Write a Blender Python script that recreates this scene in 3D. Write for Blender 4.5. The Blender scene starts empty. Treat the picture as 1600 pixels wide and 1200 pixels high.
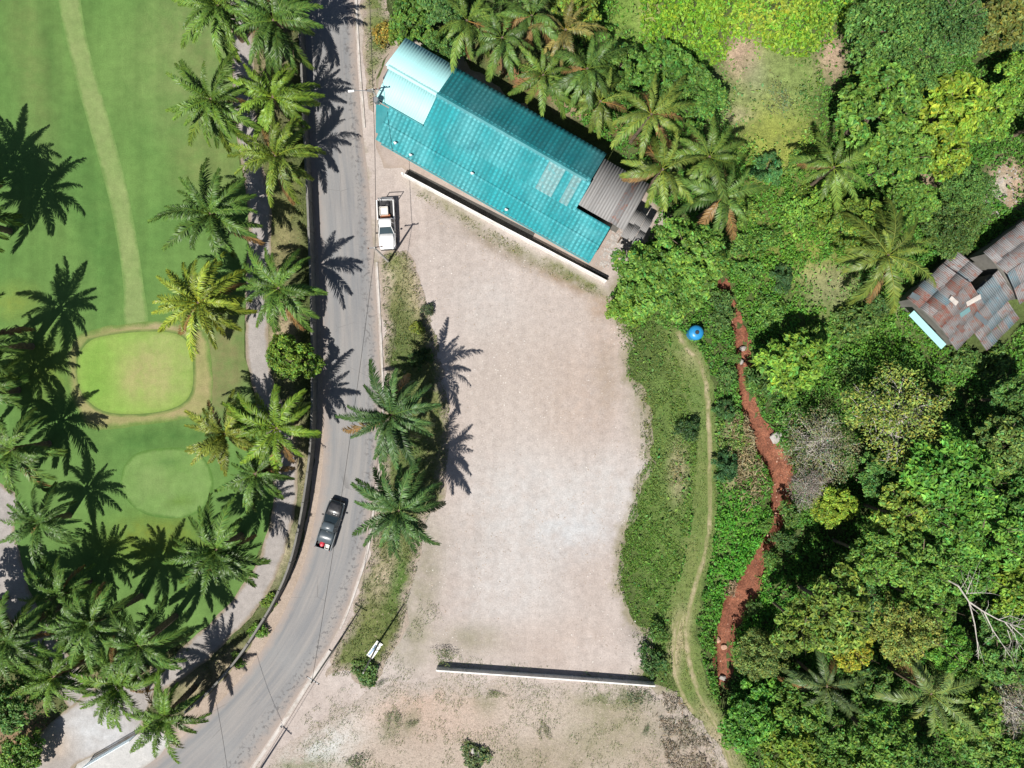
import bpy, bmesh, math, random
import numpy as np
from mathutils import Vector, Matrix, Euler
from mathutils.geometry import delaunay_2d_cdt

random.seed(7)
R_ = np.random.default_rng(11)
sc = bpy.context.scene
C = sc.collection

# ------------------------------------------------------------------ camera, sky, sun, exposure
S = 0.068            # metres on the ground per photograph pixel
H = 74.0             # flying height of the camera
cam = bpy.data.cameras.new('camera')
cam.sensor_fit = 'HORIZONTAL'
cam.angle = 2 * math.atan(800 * S / H)
cam.clip_start = 1.0
cam.clip_end = 3000
cam_o = bpy.data.objects.new('camera', cam)
cam_o.location = (0, 0, H)
C.objects.link(cam_o)
sc.camera = cam_o

SH = Vector((0.545, 0.839, 0)).normalized()      # the way shadows fall on the ground
EL = math.radians(57.5)
to_sun = Vector((-SH.x * math.cos(EL), -SH.y * math.cos(EL), math.sin(EL)))
w = bpy.data.worlds.new('World')
sc.world = w
w.use_nodes = True
nt = w.node_tree
sky = nt.nodes.new('ShaderNodeTexSky')
sky.sky_type = 'NISHITA'
sky.sun_disc = False
sky.sun_elevation = EL
sky.sun_rotation = math.atan2(to_sun.x, to_sun.y)
nt.links.new(sky.outputs[0], nt.nodes['Background'].inputs[0])
nt.nodes['Background'].inputs[1].default_value = 0.05
sun = bpy.data.lights.new('sun', 'SUN')
sun.energy = 5.0
sun.angle = math.radians(0.53)
sun.color = (1.0, 0.955, 0.89)
sun_o = bpy.data.objects.new('sun', sun)
sun_o.rotation_euler = to_sun.to_track_quat('Z', 'Y').to_euler()
sun_o.location = to_sun * 200
C.objects.link(sun_o)
sc.view_settings.view_transform = 'Standard'
sc.view_settings.look = 'None'
sc.view_settings.exposure = 0.40
sc.view_settings.gamma = 1
sc.view_settings.use_curve_mapping = False
sc.cycles.max_bounces = 8
sc.cycles.diffuse_bounces = 3
sc.cycles.transmission_bounces = 4
sc.cycles.transparent_max_bounces = 4

# ------------------------------------------------------------------ helpers
def P(px, py, h=0.0):
    """ground position (metres) of what the photograph shows at a pixel when it stands h above ground"""
    k = (H - h) / H
    return ((px - 800) * S * k, (600 - py) * S * k)

def P3(px, py, h=0.0):
    a = P(px, py, h)
    return (a[0], a[1], h)

def link(o, parent=None):
    C.objects.link(o)
    if parent is not None:
        o.parent = parent
    return o

def tag(o, label=None, cat=None, group=None, kind=None):
    if label: o['label'] = label
    if cat: o['category'] = cat
    if group: o['group'] = group
    if kind: o['kind'] = kind
    return o

def empty(name, loc, rz=0.0, label=None, cat=None, group=None):
    o = bpy.data.objects.new(name, None)
    o.empty_display_size = 0.3
    o.location = loc
    o.rotation_euler = (0, 0, rz)
    C.objects.link(o)
    return tag(o, label, cat, group)

def np_mesh(name, V, F, mat=None, smooth=False, col=None, floats=None, rgba=None):
    """V (n,3), F (m,k) faces of equal size, or a list of such arrays"""
    if not isinstance(F, list): F = [F]
    F = [np.asarray(f, dtype=np.int32) for f in F if len(f)]
    me = bpy.data.meshes.new(name)
    V = np.asarray(V, dtype=np.float32)
    me.vertices.add(len(V))
    me.vertices.foreach_set('co', V.ravel())
    nl = sum(f.size for f in F)
    npoly = sum(len(f) for f in F)
    me.loops.add(nl)
    me.loops.foreach_set('vertex_index', np.concatenate([f.ravel() for f in F]))
    me.polygons.add(npoly)
    st, o = [], 0
    for f in F:
        st.append(o + np.arange(len(f), dtype=np.int32) * f.shape[1])
        o += f.size
    me.polygons.foreach_set('loop_start', np.concatenate(st).astype(np.int32))
    me.update(calc_edges=True)
    me.validate()
    if smooth:
        me.polygons.foreach_set('use_smooth', np.ones(len(me.polygons), dtype=bool))
    if col is not None:
        a = me.attributes.new('var', 'FLOAT_COLOR', 'POINT')
        c = np.ones((len(V), 4), dtype=np.float32)
        c[:, :3] = col
        a.data.foreach_set('color', c.ravel())
    if rgba is not None:
        for k, v in rgba.items():
            a = me.attributes.new(k, 'FLOAT_COLOR', 'POINT')
            a.data.foreach_set('color', np.asarray(v, dtype=np.float32).ravel())
    if floats:
        for k, v in floats.items():
            a = me.attributes.new(k, 'FLOAT', 'POINT')
            a.data.foreach_set('value', np.asarray(v, dtype=np.float32))
    if mat: me.materials.append(mat)
    return me

class MB:
    """collects boxes, tubes, lofts and prisms into one mesh"""
    def __init__(self): self.v = []; self.f = []
    def add(self, vs, fs):
        n = len(self.v)
        self.v += [tuple(v) for v in vs]
        self.f += [tuple(i + n for i in f) for f in fs]
        return self
    def box(self, x0, x1, y0, y1, z0, z1, M=None, bev=0.0):
        b = min(bev, (x1-x0)*.45, (y1-y0)*.45, (z1-z0)*.45)
        if b <= 0:
            vs = [(x, y, z) for z in (z0, z1) for y in (y0, y1) for x in (x0, x1)]
            fs = [(0,2,3,1), (4,5,7,6), (0,1,5,4), (1,3,7,5), (3,2,6,7), (2,0,4,6)]
        else:
            ring = lambda ax, z: [(x0+ax+b, y0+ax, z), (x1-ax-b, y0+ax, z), (x1-ax, y0+ax+b, z), (x1-ax, y1-ax-b, z),
                                  (x1-ax-b, y1-ax, z), (x0+ax+b, y1-ax, z), (x0+ax, y1-ax-b, z), (x0+ax, y0+ax+b, z)]
            vs = ring(b*.6, z0) + ring(0, z0+b) + ring(0, z1-b) + ring(b*.6, z1)
            fs = [tuple(range(7, -1, -1)), tuple(range(24, 32))]
            for r in range(3):
                for i in range(8):
                    j = (i+1) % 8
                    fs.append((r*8+i, r*8+j, r*8+8+j, r*8+8+i))
        if M is not None: vs = [M @ Vector(v) for v in vs]
        return self.add(vs, fs)
    def tube(self, pts, rad, n=6, cap=True):
        pts = [Vector(p) for p in pts]
        if not isinstance(rad, (list, tuple)): rad = [rad] * len(pts)
        vs, fs = [], []
        for i, p in enumerate(pts):
            t = (pts[min(i+1, len(pts)-1)] - pts[max(i-1, 0)])
            t = t.normalized() if t.length > 1e-9 else Vector((0, 0, 1))
            a = t.cross(Vector((0, 0, 1)) if abs(t.z) < .95 else Vector((1, 0, 0))).normalized()
            b = t.cross(a)
            for k in range(n):
                g = 2 * math.pi * k / n
                vs.append(p + (a * math.cos(g) + b * math.sin(g)) * rad[i])
        for i in range(len(pts)-1):
            for k in range(n):
                j = (k+1) % n
                fs.append((i*n+k, i*n+j, (i+1)*n+j, (i+1)*n+k))
        if cap:
            fs.append(tuple(range(n-1, -1, -1)))
            m = (len(pts)-1)*n
            fs.append(tuple(range(m, m+n)))
        return self.add(vs, fs)
    def lathe(self, prof, n=16, c=(0, 0, 0)):
        vs, fs = [], []
        for r, z in prof:
            for k in range(n):
                g = 2*math.pi*k/n
                vs.append((c[0]+r*math.cos(g), c[1]+r*math.sin(g), c[2]+z))
        for i in range(len(prof)-1):
            for k in range(n):
                j = (k+1) % n
                fs.append((i*n+k, i*n+j, (i+1)*n+j, (i+1)*n+k))
        fs.append(tuple(range(n-1, -1, -1)))
        m = (len(prof)-1)*n
        fs.append(tuple(range(m, m+n)))
        return self.add(vs, fs)
    def prism(self, poly, z0, z1):
        n = len(poly)
        vs = [(p[0], p[1], z0) for p in poly] + [(p[0], p[1], z1) for p in poly]
        fs = [tuple(range(n-1, -1, -1)), tuple(range(n, 2*n))] + [(i, (i+1) % n, n+(i+1) % n, n+i) for i in range(n)]
        return self.add(vs, fs)
    def loft(self, rings, cap=True):
        n = len(rings[0]); vs = [p for r in rings for p in r]; fs = []
        for i in range(len(rings)-1):
            for k in range(n):
                j = (k+1) % n
                fs.append((i*n+k, i*n+j, (i+1)*n+j, (i+1)*n+k))
        if cap:
            fs.append(tuple(range(n-1, -1, -1))); m = (len(rings)-1)*n
            fs.append(tuple(range(m, m+n)))
        return self.add(vs, fs)
    def mesh(self, name, mat, smooth=False):
        me = bpy.data.meshes.new(name)
        me.from_pydata([tuple(v) for v in self.v], [], self.f)
        bm = bmesh.new(); bm.from_mesh(me)
        bmesh.ops.recalc_face_normals(bm, faces=bm.faces)
        bm.to_mesh(me); bm.free()
        if smooth:
            me.polygons.foreach_set('use_smooth', [True] * len(me.polygons))
        if mat: me.materials.append(mat)
        return me
    def obj(self, name, mat, parent=None, smooth=False, **kw):
        o = bpy.data.objects.new(name, self.mesh(name, mat, smooth))
        link(o, parent)
        return tag(o, **kw)

def mobj(name, me, parent=None, loc=(0,0,0), rot=(0,0,0), scale=(1,1,1), color=None):
    o = bpy.data.objects.new(name, me)
    o.location = loc; o.rotation_euler = rot; o.scale = scale
    if color is not None: o.color = (*color, 1)
    return link(o, parent)

# value noise on arrays
def _hash(ix, iy, s):
    h = (ix.astype(np.int64) * 374761393 + iy.astype(np.int64) * 668265263 + s * 1274126177) & 0xFFFFFFFF
    h = ((h ^ (h >> 13)) * 1103515245) & 0xFFFFFFFF
    h = (h ^ (h >> 16)) & 0xFFFF
    return h / 65535.0
def vn(x, y, s=0):
    x = np.asarray(x, dtype=float); y = np.asarray(y, dtype=float)
    ix, iy = np.floor(x), np.floor(y)
    fx, fy = x-ix, y-iy
    fx = fx*fx*(3-2*fx); fy = fy*fy*(3-2*fy)
    a = _hash(ix, iy, s); b = _hash(ix+1, iy, s); c = _hash(ix, iy+1, s); d = _hash(ix+1, iy+1, s)
    return (a*(1-fx)+b*fx)*(1-fy) + (c*(1-fx)+d*fx)*fy
def fbm(x, y, s=0, o=4):
    t, a, n = 0, .5, 0
    for i in range(o):
        t = t + a*vn(x*2**i, y*2**i, s+i*17); n += a; a *= .5
    return t/n

def pip(X, Y, poly):
    """points in polygon"""
    ins = np.zeros(len(X), dtype=bool)
    n = len(poly)
    j = n-1
    for i in range(n):
        xi, yi = poly[i]; xj, yj = poly[j]
        if yi != yj:
            c = ((yi > Y) != (yj > Y)) & (X < (xj-xi)*(Y-yi)/(yj-yi)+xi)
            ins ^= c
        j = i
    return ins

def seg_dist(X, Y, line, closed=False):
    d = np.full(len(X), 1e9)
    n = len(line)
    for i in range(n if closed else n-1):
        ax, ay = line[i]; bx, by = line[(i+1) % n]
        vx, vy = bx-ax, by-ay
        L = vx*vx+vy*vy
        if L < 1e-12: continue
        t = np.clip(((X-ax)*vx+(Y-ay)*vy)/L, 0, 1)
        d = np.minimum(d, (X-ax-t*vx)**2+(Y-ay-t*vy)**2)
    return np.sqrt(d)

def smooth_line(pts, closed=False, step=None, n=8):
    """Catmull-Rom through the points"""
    pts = [Vector((p[0], p[1])) for p in pts]
    m = len(pts); out = []
    for i in range(m if closed else m-1):
        g = (lambda k: pts[k % m]) if closed else (lambda k: pts[max(0, min(m-1, k))])
        p0, p1, p2, p3 = g(i-1), g(i), g(i+1), g(i+2)
        k = n if step is None else max(1, int((p2-p1).length/step))
        for a in range(k):
            t = a/k
            q = 0.5*((2*p1)+(p2-p0)*t+(2*p0-5*p1+4*p2-p3)*t*t+(3*p1-p0-3*p2+p3)*t**3)
            out.append((q.x, q.y))
    if not closed: out.append((pts[-1].x, pts[-1].y))
    return out

def blobs(px, py, lst):
    """RGBA from soft patches (px, py, rx, ry, degrees, colour, alpha)"""
    out = np.zeros((len(px), 4)); out[:, :3] = .3
    for (cx, cy, rx, ry, dg, col, al) in lst:
        c, s = math.cos(math.radians(dg)), math.sin(math.radians(dg))
        u = ((px-cx)*c+(py-cy)*s)/rx; v = (-(px-cx)*s+(py-cy)*c)/ry
        a = al*np.exp(-(u*u+v*v)**1.5)
        na = a+out[:, 3]*(1-a)
        k = (a/np.maximum(na, 1e-6))[:, None]
        out[:, :3] = out[:, :3]*(1-k)+np.array(col)*k
        out[:, 3] = na
    return out

def region(name, poly_px, z, mat, jit=0.0, jscale=1.0, space=0.8, smooth=True, tints=(), kind='structure', rag=0.0, zf=None, seed=1):
    """a flat piece of ground with an irregular outline; 'edge' holds the distance to its border"""
    pl = smooth_line(poly_px, True, step=8) if smooth else smooth_line_lin(poly_px, 8)
    A = np.array([P(*p) for p in pl])
    if jit > 0:
        nx = fbm(A[:, 0]/jscale, A[:, 1]/jscale, seed, 4)-.5; ny = fbm(A[:, 0]/jscale, A[:, 1]/jscale, seed+50, 4)-.5
        A = A+np.stack([nx, ny], 1)*2*jit
    line = [tuple(a) for a in A]
    x0, y0 = A.min(0); x1, y1 = A.max(0)
    gx, gy = np.meshgrid(np.arange(x0, x1, space), np.arange(y0, y1, space))
    gx = gx.ravel()+R_.uniform(-.25, .25, gx.size)*space; gy = gy.ravel()+R_.uniform(-.25, .25, gy.size)*space
    k = pip(gx, gy, line); gx, gy = gx[k], gy[k]
    k = seg_dist(gx, gy, line, True) > space*.35; gx, gy = gx[k], gy[k]
    n = len(line)
    vs = [Vector(p) for p in line]+[Vector((a, b)) for a, b in zip(gx, gy)]
    r = delaunay_2d_cdt(vs, [(i, (i+1) % n) for i in range(n)], [], 1, 1e-5)
    V2 = np.array([(v.x, v.y) for v in r[0]])
    F = np.array([f for f in r[2] if len(f) == 3])
    a = V2[F[:, 1]]-V2[F[:, 0]]; b = V2[F[:, 2]]-V2[F[:, 0]]
    fl = (a[:, 0]*b[:, 1]-a[:, 1]*b[:, 0]) < 0
    F[fl] = F[fl][:, ::-1]
    Z = np.full(len(V2), z) if zf is None else zf(V2[:, 0], V2[:, 1])
    ed = seg_dist(V2[:, 0], V2[:, 1], line, True)
    px, py = V2[:, 0]/S+800, 600-V2[:, 1]/S
    me = np_mesh(name, np.column_stack([V2, Z]), F, mat, floats={'edge': ed}, rgba={'tint': blobs(px, py, tints)})
    o = mobj(name, me)
    return tag(o, kind=kind)

def smooth_line_lin(pts, step):
    out = []
    m = len(pts)
    for i in range(m):
        a, b = Vector(pts[i]), Vector(pts[(i+1) % m])
        k = max(1, int((b-a).length/step))
        for t in range(k): out.append(tuple(a.lerp(b, t/k)))
    return out

# ------------------------------------------------------------------ materials
def newmat(name):
    m = bpy.data.materials.new(name); m.use_nodes = True
    nt = m.node_tree
    return m, nt, nt.nodes['Principled BSDF']

def nd(nt, typ, **kw):
    n = nt.nodes.new(typ)
    for k, v in kw.items():
        if k.startswith('i_'):
            key = k[2:]
            key = int(key) if key.isdigit() else key
            s = n.inputs[key]
            if hasattr(v, 'is_output') or isinstance(v, bpy.types.NodeSocket): nt.links.new(v, s)
            else: s.default_value = v
        else: setattr(n, k, v)
    return n
def noise(nt, vec, scale, detail=5, rough=.55, dist=0):
    n = nd(nt, 'ShaderNodeTexNoise')
    nt.links.new(vec, n.inputs['Vector'])
    n.inputs['Scale'].default_value = scale; n.inputs['Detail'].default_value = detail
    n.inputs['Roughness'].default_value = rough; n.inputs['Distortion'].default_value = dist
    return n.outputs['Fac']
def math_(nt, op, a, b=None, clamp=False):
    n = nt.nodes.new('ShaderNodeMath'); n.operation = op; n.use_clamp = clamp
    for i, v in enumerate((a, b)):
        if v is None: continue
        if isinstance(v, bpy.types.NodeSocket): nt.links.new(v, n.inputs[i])
        else: n.inputs[i].default_value = v
    return n.outputs[0]
def remap(nt, v, a, b, c=0., d=1.):
    n = nt.nodes.new('ShaderNodeMapRange'); n.clamp = True
    nt.links.new(v, n.inputs[0])
    for i, q in enumerate((a, b, c, d)): n.inputs[i+1].default_value = q
    return n.outputs[0]
def mix(nt, fac, a, b, typ='MIX'):
    n = nt.nodes.new('ShaderNodeMix'); n.data_type = 'RGBA'; n.blend_type = typ
    for s, v in ((n.inputs[0], fac), (n.inputs[6], a), (n.inputs[7], b)):
        if isinstance(v, bpy.types.NodeSocket): nt.links.new(v, s)
        elif isinstance(v, (tuple, list)): s.default_value = (*v[:3], 1)
        else: s.default_value = v
    return n.outputs[2]
def attr(nt, name, out='Color'):
    n = nt.nodes.new('ShaderNodeAttribute'); n.attribute_name = name
    return n.outputs[out]
def finish(nt, bsdf, col, rough=.9, bump=None, bstr=.3, bdist=.05, spec=.3):
    nt.links.new(col, bsdf.inputs['Base Color'])
    if isinstance(rough, bpy.types.NodeSocket): nt.links.new(rough, bsdf.inputs['Roughness'])
    else: bsdf.inputs['Roughness'].default_value = rough
    bsdf.inputs['Specular IOR Level'].default_value = spec
    if bump is not None:
        b = nt.nodes.new('ShaderNodeBump'); b.inputs['Strength'].default_value = bstr; b.inputs['Distance'].default_value = bdist
        nt.links.new(bump, b.inputs['Height']); nt.links.new(b.outputs[0], bsdf.inputs['Normal'])

def gmat(name, c1, c2, s1=.12, grain=.35, gs=3.0, fine=.25, fs=14.0, speck=None, edge=None, bstr=.35, rough=.95, tintn=1.0, streak=None):
    m, nt, b = newmat(name)
    pos = nd(nt, 'ShaderNodeNewGeometry').outputs['Position']
    n1 = noise(nt, pos, s1, 6, .6, .3)
    col = mix(nt, remap(nt, n1, .33, .67), c1, c2)
    t = nt.nodes.new('ShaderNodeAttribute'); t.attribute_name = 'tint'
    nb = noise(nt, pos, .55, 6, .65)
    ta = math_(nt, 'MULTIPLY', t.outputs['Alpha'], remap(nt, nb, .3, .6, .45, 1.25), True)
    col = mix(nt, ta, col, t.outputs['Color'])
    if streak:      # mowing or wheel marks along a direction
        mp = nd(nt, 'ShaderNodeMapping'); nt.links.new(pos, mp.inputs[0])
        mp.inputs['Rotation'].default_value = (0, 0, math.radians(streak[0])); mp.inputs['Scale'].default_value = (1, streak[3] if len(streak) > 3 else .06, 1)
        ns = noise(nt, mp.outputs[0], streak[1], 4, .55)
        col = mix(nt, 1.0, col, mix(nt, remap(nt, ns, .3, .7), (1-streak[2],)*3, (1+streak[2],)*3), 'MULTIPLY')
    if edge:
        e = attr(nt, 'edge', 'Fac')
        f = math_(nt, 'DIVIDE', e, edge[1])
        f = math_(nt, 'ADD', f, math_(nt, 'MULTIPLY', math_(nt, 'SUBTRACT', nb, .5), 2.2))
        f = remap(nt, f, .15, .85, 1, 0)
        col = mix(nt, math_(nt, 'MULTIPLY', f, edge[2] if len(edge) > 2 else .9), col, edge[0])
    n2 = noise(nt, pos, gs, 8, .7)
    col = mix(nt, 1.0, col, mix(nt, remap(nt, n2, .28, .72), (1-grain,)*3, (1+grain,)*3), 'MULTIPLY')
    n3 = noise(nt, pos, fs, 3, .6)
    col = mix(nt, 1.0, col, mix(nt, remap(nt, n3, .3, .7), (1-fine,)*3, (1+fine,)*3), 'MULTIPLY')
    if speck:
        for (sc_, ss, lo, hi, amt) in speck:
            ns = noise(nt, pos, ss, 4, .7)
            col = mix(nt, math_(nt, 'MULTIPLY', remap(nt, ns, lo, hi), amt), col, sc_)
    h = math_(nt, 'ADD', n2, math_(nt, 'MULTIPLY', n3, .4))
    finish(nt, b, col, rough, h, bstr, .08, .15)
    return m

def leafmat(name, transl=.22, rough=.6, spec=.16):
    """colour of the object times the leaf's own variation and painted glints"""
    m, nt, b = newmat(name)
    oi = nd(nt, 'ShaderNodeObjectInfo')
    col = mix(nt, 1.0, oi.outputs['Color'], attr(nt, 'var'), 'MULTIPLY')
    nt.links.new(col, b.inputs['Base Color'])
    b.inputs['Roughness'].default_value = rough; b.inputs['Specular IOR Level'].default_value = spec
    tr = nd(nt, 'ShaderNodeBsdfTranslucent')
    nt.links.new(mix(nt, 1.0, col, (1.15, 1.2, .6), 'MULTIPLY'), tr.inputs[0])
    ms = nd(nt, 'ShaderNodeMixShader'); ms.inputs[0].default_value = transl
    nt.links.new(b.outputs[0], ms.inputs[1]); nt.links.new(tr.outputs[0], ms.inputs[2])
    nt.links.new(ms.outputs[0], nt.nodes['Material Output'].inputs[0])
    return m

def simple(name, c, rough=.6, var=.15, s=1.5, metal=0., spec=.4, dirt=None, fine=9.0):
    m, nt, b = newmat(name)
    tc = nd(nt, 'ShaderNodeTexCoord').outputs['Object']
    n = noise(nt, tc, s, 6, .6); n2 = noise(nt, tc, fine, 5, .6)
    col = mix(nt, remap(nt, n, .3, .7), tuple(x*(1-var) for x in c), tuple(min(1, x*(1+var)) for x in c))
    if dirt: col = mix(nt, math_(nt, 'MULTIPLY', remap(nt, n2, .48, .72), dirt[1]), col, dirt[0])
    finish(nt, b, col, rough, n2, .12, .02, spec)
    b.inputs['Metallic'].default_value = metal
    return m

M = {}
M['leaf'] = leafmat('leaf', .20, .5, .22)
M['frond'] = leafmat('palm_frond', .07, .42, .26)
M['bark'] = simple('bark', (.16, .12, .085), .9, .35, 4)
M['palebark'] = simple('pale_bark', (.42, .39, .35), .9, .25, 4)
M['palmtrunk'] = simple('palm_trunk', (.15, .11, .075), .95, .4, 5)
# ------------------------------------------------------------------ the ground and what is laid on it
CREEK = [(1118, 405, 7), (1128, 440, 9), (1140, 475, 9), (1152, 510, 10), (1160, 545, 12), (1164, 590, 12), (1172, 640, 13), (1192, 690, 17), (1220, 735, 19), (1222, 775, 14),
         (1216, 815, 11), (1197, 850, 9), (1180, 890, 14), (1158, 935, 20), (1137, 970, 15), (1130, 1010, 14), (1132, 1045, 12), (1128, 1072, 7), (1132, 1100, 5)]
_cl = smooth_line([(a, b) for a, b, _ in CREEK], False, n=5)
_cw = smooth_line([(c, 0) for _, _, c in CREEK], False, n=5)
CRX = np.array([P(*p) for p in _cl]); CRW = np.array([c[0]*S for c in _cw])

def creek_d(X, Y):
    """distance to the creek's middle line over its half width there"""
    X = np.asarray(X, float); Y = np.asarray(Y, float)
    best = np.full(X.shape, 9.0)
    near = (X > 18) & (X < 33) & (Y > -40) & (Y < 18)
    xs, ys = X[near], Y[near]
    b = np.full(xs.shape, 9.0)
    wob = 1+.55*(fbm(xs/1.1, ys/1.1, 5, 3)-.5)
    for (x, y), wd in zip(CRX, CRW):
        b = np.minimum(b, np.hypot(xs-x, ys-y)/wd)
    best[near] = b*wob
    return best
def cdepth(Y):
    return .75+1.0*np.exp(-((np.asarray(Y)-P(0, 815)[1])/3.6)**2)
def creek_cut(d): 
    t = np.clip((1.25-d)/.7, 0, 1)
    return t*t*(3-2*t)

M['ground'] = gmat('weedy_ground', (.04, .06, .02), (.08, .10, .035), .2, .45, 2.0, .35, 9,
                   speck=[((.16, .2, .05), 7, .55, .75, .6), ((.03, .045, .015), 5, .56, .72, .6)])
def build_ground():
    xs = np.arange(-78, 78.1, .6); ys = np.arange(-62, 62.1, .6)
    far = [-900, -300, -140]
    xs = np.concatenate([far, xs, [-a for a in far[::-1]]]); ys = np.concatenate([far, ys, [-a for a in far[::-1]]])
    gx, gy = np.meshgrid(xs, ys)
    X, Y = gx.ravel(), gy.ravel()
    Z = -1.15*cdepth(Y)*creek_cut(creek_d(X, Y))-.02*(creek_d(X, Y) < 1.5)
    nx, ny = len(xs), len(ys)
    i = np.arange(nx*ny).reshape(ny, nx)
    F = np.stack([i[:-1, :-1].ravel(), i[:-1, 1:].ravel(), i[1:, 1:].ravel(), i[1:, :-1].ravel()], 1)
    px, py = X/S+800, 600-Y/S
    SOIL, OLIVE, TAN, GRN, YG, RED = (.36, .26, .19), (.20, .20, .085), (.34, .29, .19), (.10, .16, .04), (.22, .25, .055), (.30, .13, .08)
    tints = [(1190, 130, 70, 70, 0, (.20, .24, .09), .95), (1215, 215, 55, 60, 0, YG, .9), (1158, 85, 28, 40, 10, SOIL, .95), (1300, 90, 26, 36, 0, SOIL, .95), (1240, 130, 45, 55, 0, (.17, .23, .07), .8),
             (1180, 120, 20, 30, 0, (.2, .21, .13), .5), (1290, 435, 48, 26, 10, TAN, .8), (1300, 465, 40, 20, 0, TAN, .6), (1240, 390, 90, 60, 0, YG, .6), (1290, 495, 50, 22, 0, OLIVE, .6),
             (1575, 275, 30, 30, 30, SOIL, 1), (1555, 300, 30, 16, -60, (.36, .33, .28), 1), (1585, 310, 14, 24, 20, SOIL, 1), (1450, 285, 20, 16, 40, SOIL, 1), (1150, 180, 30, 14, 0, TAN, .5),
             (1200, 260, 60, 60, 0, YG, .5), (1300, 560, 120, 60, 0, GRN, .6), (985, 30, 36, 55, 0, (.14, .22, .045), 1), (1015, 20, 18, 30, 0, (.3, .3, .12), .7),
             (1040, 760, 60, 260, 0, (.10, .155, .04), .9), (1150, 860, 50, 120, 0, GRN, .8), (1060, 735, 16, 50, 0, TAN, .7), (1150, 710, 26, 60, 10, (.32, .27, .16), .7), (1420, 495, 28, 12, 20, SOIL, .8), (1395, 475, 25, 14, 0, TAN, .7),
             (880, 150, 120, 14, 30, RED, .8), (820, 125, 40, 12, 30, RED, .8), (930, 180, 40, 10, 30, RED, .8), (890, 170, 30, 12, 25, SOIL, .6), (1400, 480, 200, 60, 0, GRN, .6),
             (440, 380, 30, 60, 0, (.2, .18, .09), .9), (440, 520, 24, 60, 0, (.36, .28, .19), .8), (465, 700, 16, 90, -8, (.30, .25, .16), .8), (430, 300, 40, 60, 0, (.15, .16, .06), .8), (420, 60, 40, 160, 0, (.22, .18, .11), .7),
             (430, 880, 20, 70, 30, (.32, .28, .19), .8), (330, 1060, 90, 26, -35, (.30, .25, .17), .8), (200, 1040, 60, 30, -20, (.36, .27, .18), .7), (100, 920, 40, 60, 0, (.2, .16, .1), .7), (40, 1155, 40, 20, -20, (.42, .22, .13), 1), (20, 1130, 60, 60, 0, (.2, .14, .09), .8), (60, 750, 20, 30, 0, (.4, .3, .2), .7), (50, 555, 14, 8, -20, (.4, .33, .25), .8), (75, 830, 40, 30, 0, (.36, .25, .17), .6), (190, 1085, 30, 18, 0, (.42, .26, .17), .7)]
    me = np_mesh('ground', np.column_stack([X, Y, Z]), F, M['ground'], rgba={'tint': blobs(px, py, tints)})
    tag(mobj('ground', me), kind='structure')
build_ground()

# creek bed of bare red soil
M['redsoil'] = gmat('red_soil', (.135, .05, .03), (.235, .095, .055), .5, .45, 2, .4, 8, speck=[((.42, .28, .20), 7, .62, .74, .7), ((.09, .04, .025), 3.5, .56, .7, .75), ((.10, .12, .05), 1.3, .64, .74, .6)], bstr=.6, rough=.7)
def creek_z(X, Y):
    d = creek_d(X, Y)
    return -.92*cdepth(Y)*creek_cut(d)+.006+.10*(fbm(X/.5, Y/.5, 9, 3)-.5)*np.clip(1.3-d, 0, 1)
L_, Rr_ = [], []
for i, (x, y) in enumerate(CRX):
    a = CRX[max(i-1, 0)]; b = CRX[min(i+1, len(CRX)-1)]
    t = np.array(b)-np.array(a); t /= np.linalg.norm(t)
    wd = CRW[i]*1.18
    L_.append(((x+t[1]*wd)/S+800, 600-(y-t[0]*wd)/S)); Rr_.append(((x-t[1]*wd)/S+800, 600-(y+t[0]*wd)/S))
region('creek_bed', L_[::4]+Rr_[::4][::-1], 0, M['redsoil'], jit=.45, jscale=.9, space=.28, zf=creek_z, seed=4)

# golf course
FG1, FG2 = (.078, .16, .040), (.105, .188, .050)
M['fairway'] = gmat('fairway_turf', FG1, FG2, .10, .17, .8, .14, 9, streak=(-7, .55, .13, .07), bstr=.15)
DRY, DEEP, LITE = (.165, .19, .075), (.058, .132, .032), (.125, .205, .06)
region('fairway', [(-330, -260), (376, -260), (374, -150), (362, 0), (364, 80), (371, 210), (386, 330), (386, 420), (384, 520), (388, 580), (404, 640), (424, 700), (428, 760), (422, 820), (404, 870), (374, 930), (324, 980), (254, 1026), (190, 1050), (120, 1030), (70, 980), (36, 900), (18, 840), (4, 780), (-60, 760), (-330, 740)],
       .006, M['fairway'], jit=.5, jscale=2, space=1.2, tints=[(300, 90, 80, 130, 0, DRY, .55), (60, 100, 40, 160, -10, (.13, .16, .055), .5), (75, 60, 14, 140, -8, DEEP, .5), (330, 260, 60, 60, 0, (.15, .17, .06), .5), (130, 280, 40, 200, -14, DEEP, .5), (160, 400, 30, 120, 0, DEEP, .4), (340, 590, 60, 70, 0, (.15, .155, .065), .85), (355, 520, 30, 60, 0, (.15, .155, .065), .7), (250, 850, 110, 40, 0, (.11, .165, .025), .8), (250, 685, 110, 18, -6, DEEP, .8), (60, 570, 60, 60, 0, (.12, .17, .03), .7), (20, 470, 40, 25, 0, (.15, .2, .04), .7), (240, 830, 60, 20, 0, (.13, .16, .03), .5), (220, 120, 60, 80, 0, LITE, .5)], seed=2)
M['strip'] = gmat('mown_turf', (.155, .225, .075), (.185, .24, .09), .3, .18, 1.0, .15, 10, edge=(FG2, .45, .8), bstr=.15)
region('mown_strip', [(76, -160), (84, -60), (91, 0), (103, 60), (117, 120), (134, 180), (151, 240), (170, 310), (184, 380), (193, 450), (196, 507), (230, 507), (225, 450), (215, 380), (200, 300), (184, 235), (166, 170), (148, 110), (134, 50), (126, 0), (112, -90), (106, -160)],
       .010, M['strip'], space=.7, seed=3)
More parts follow.
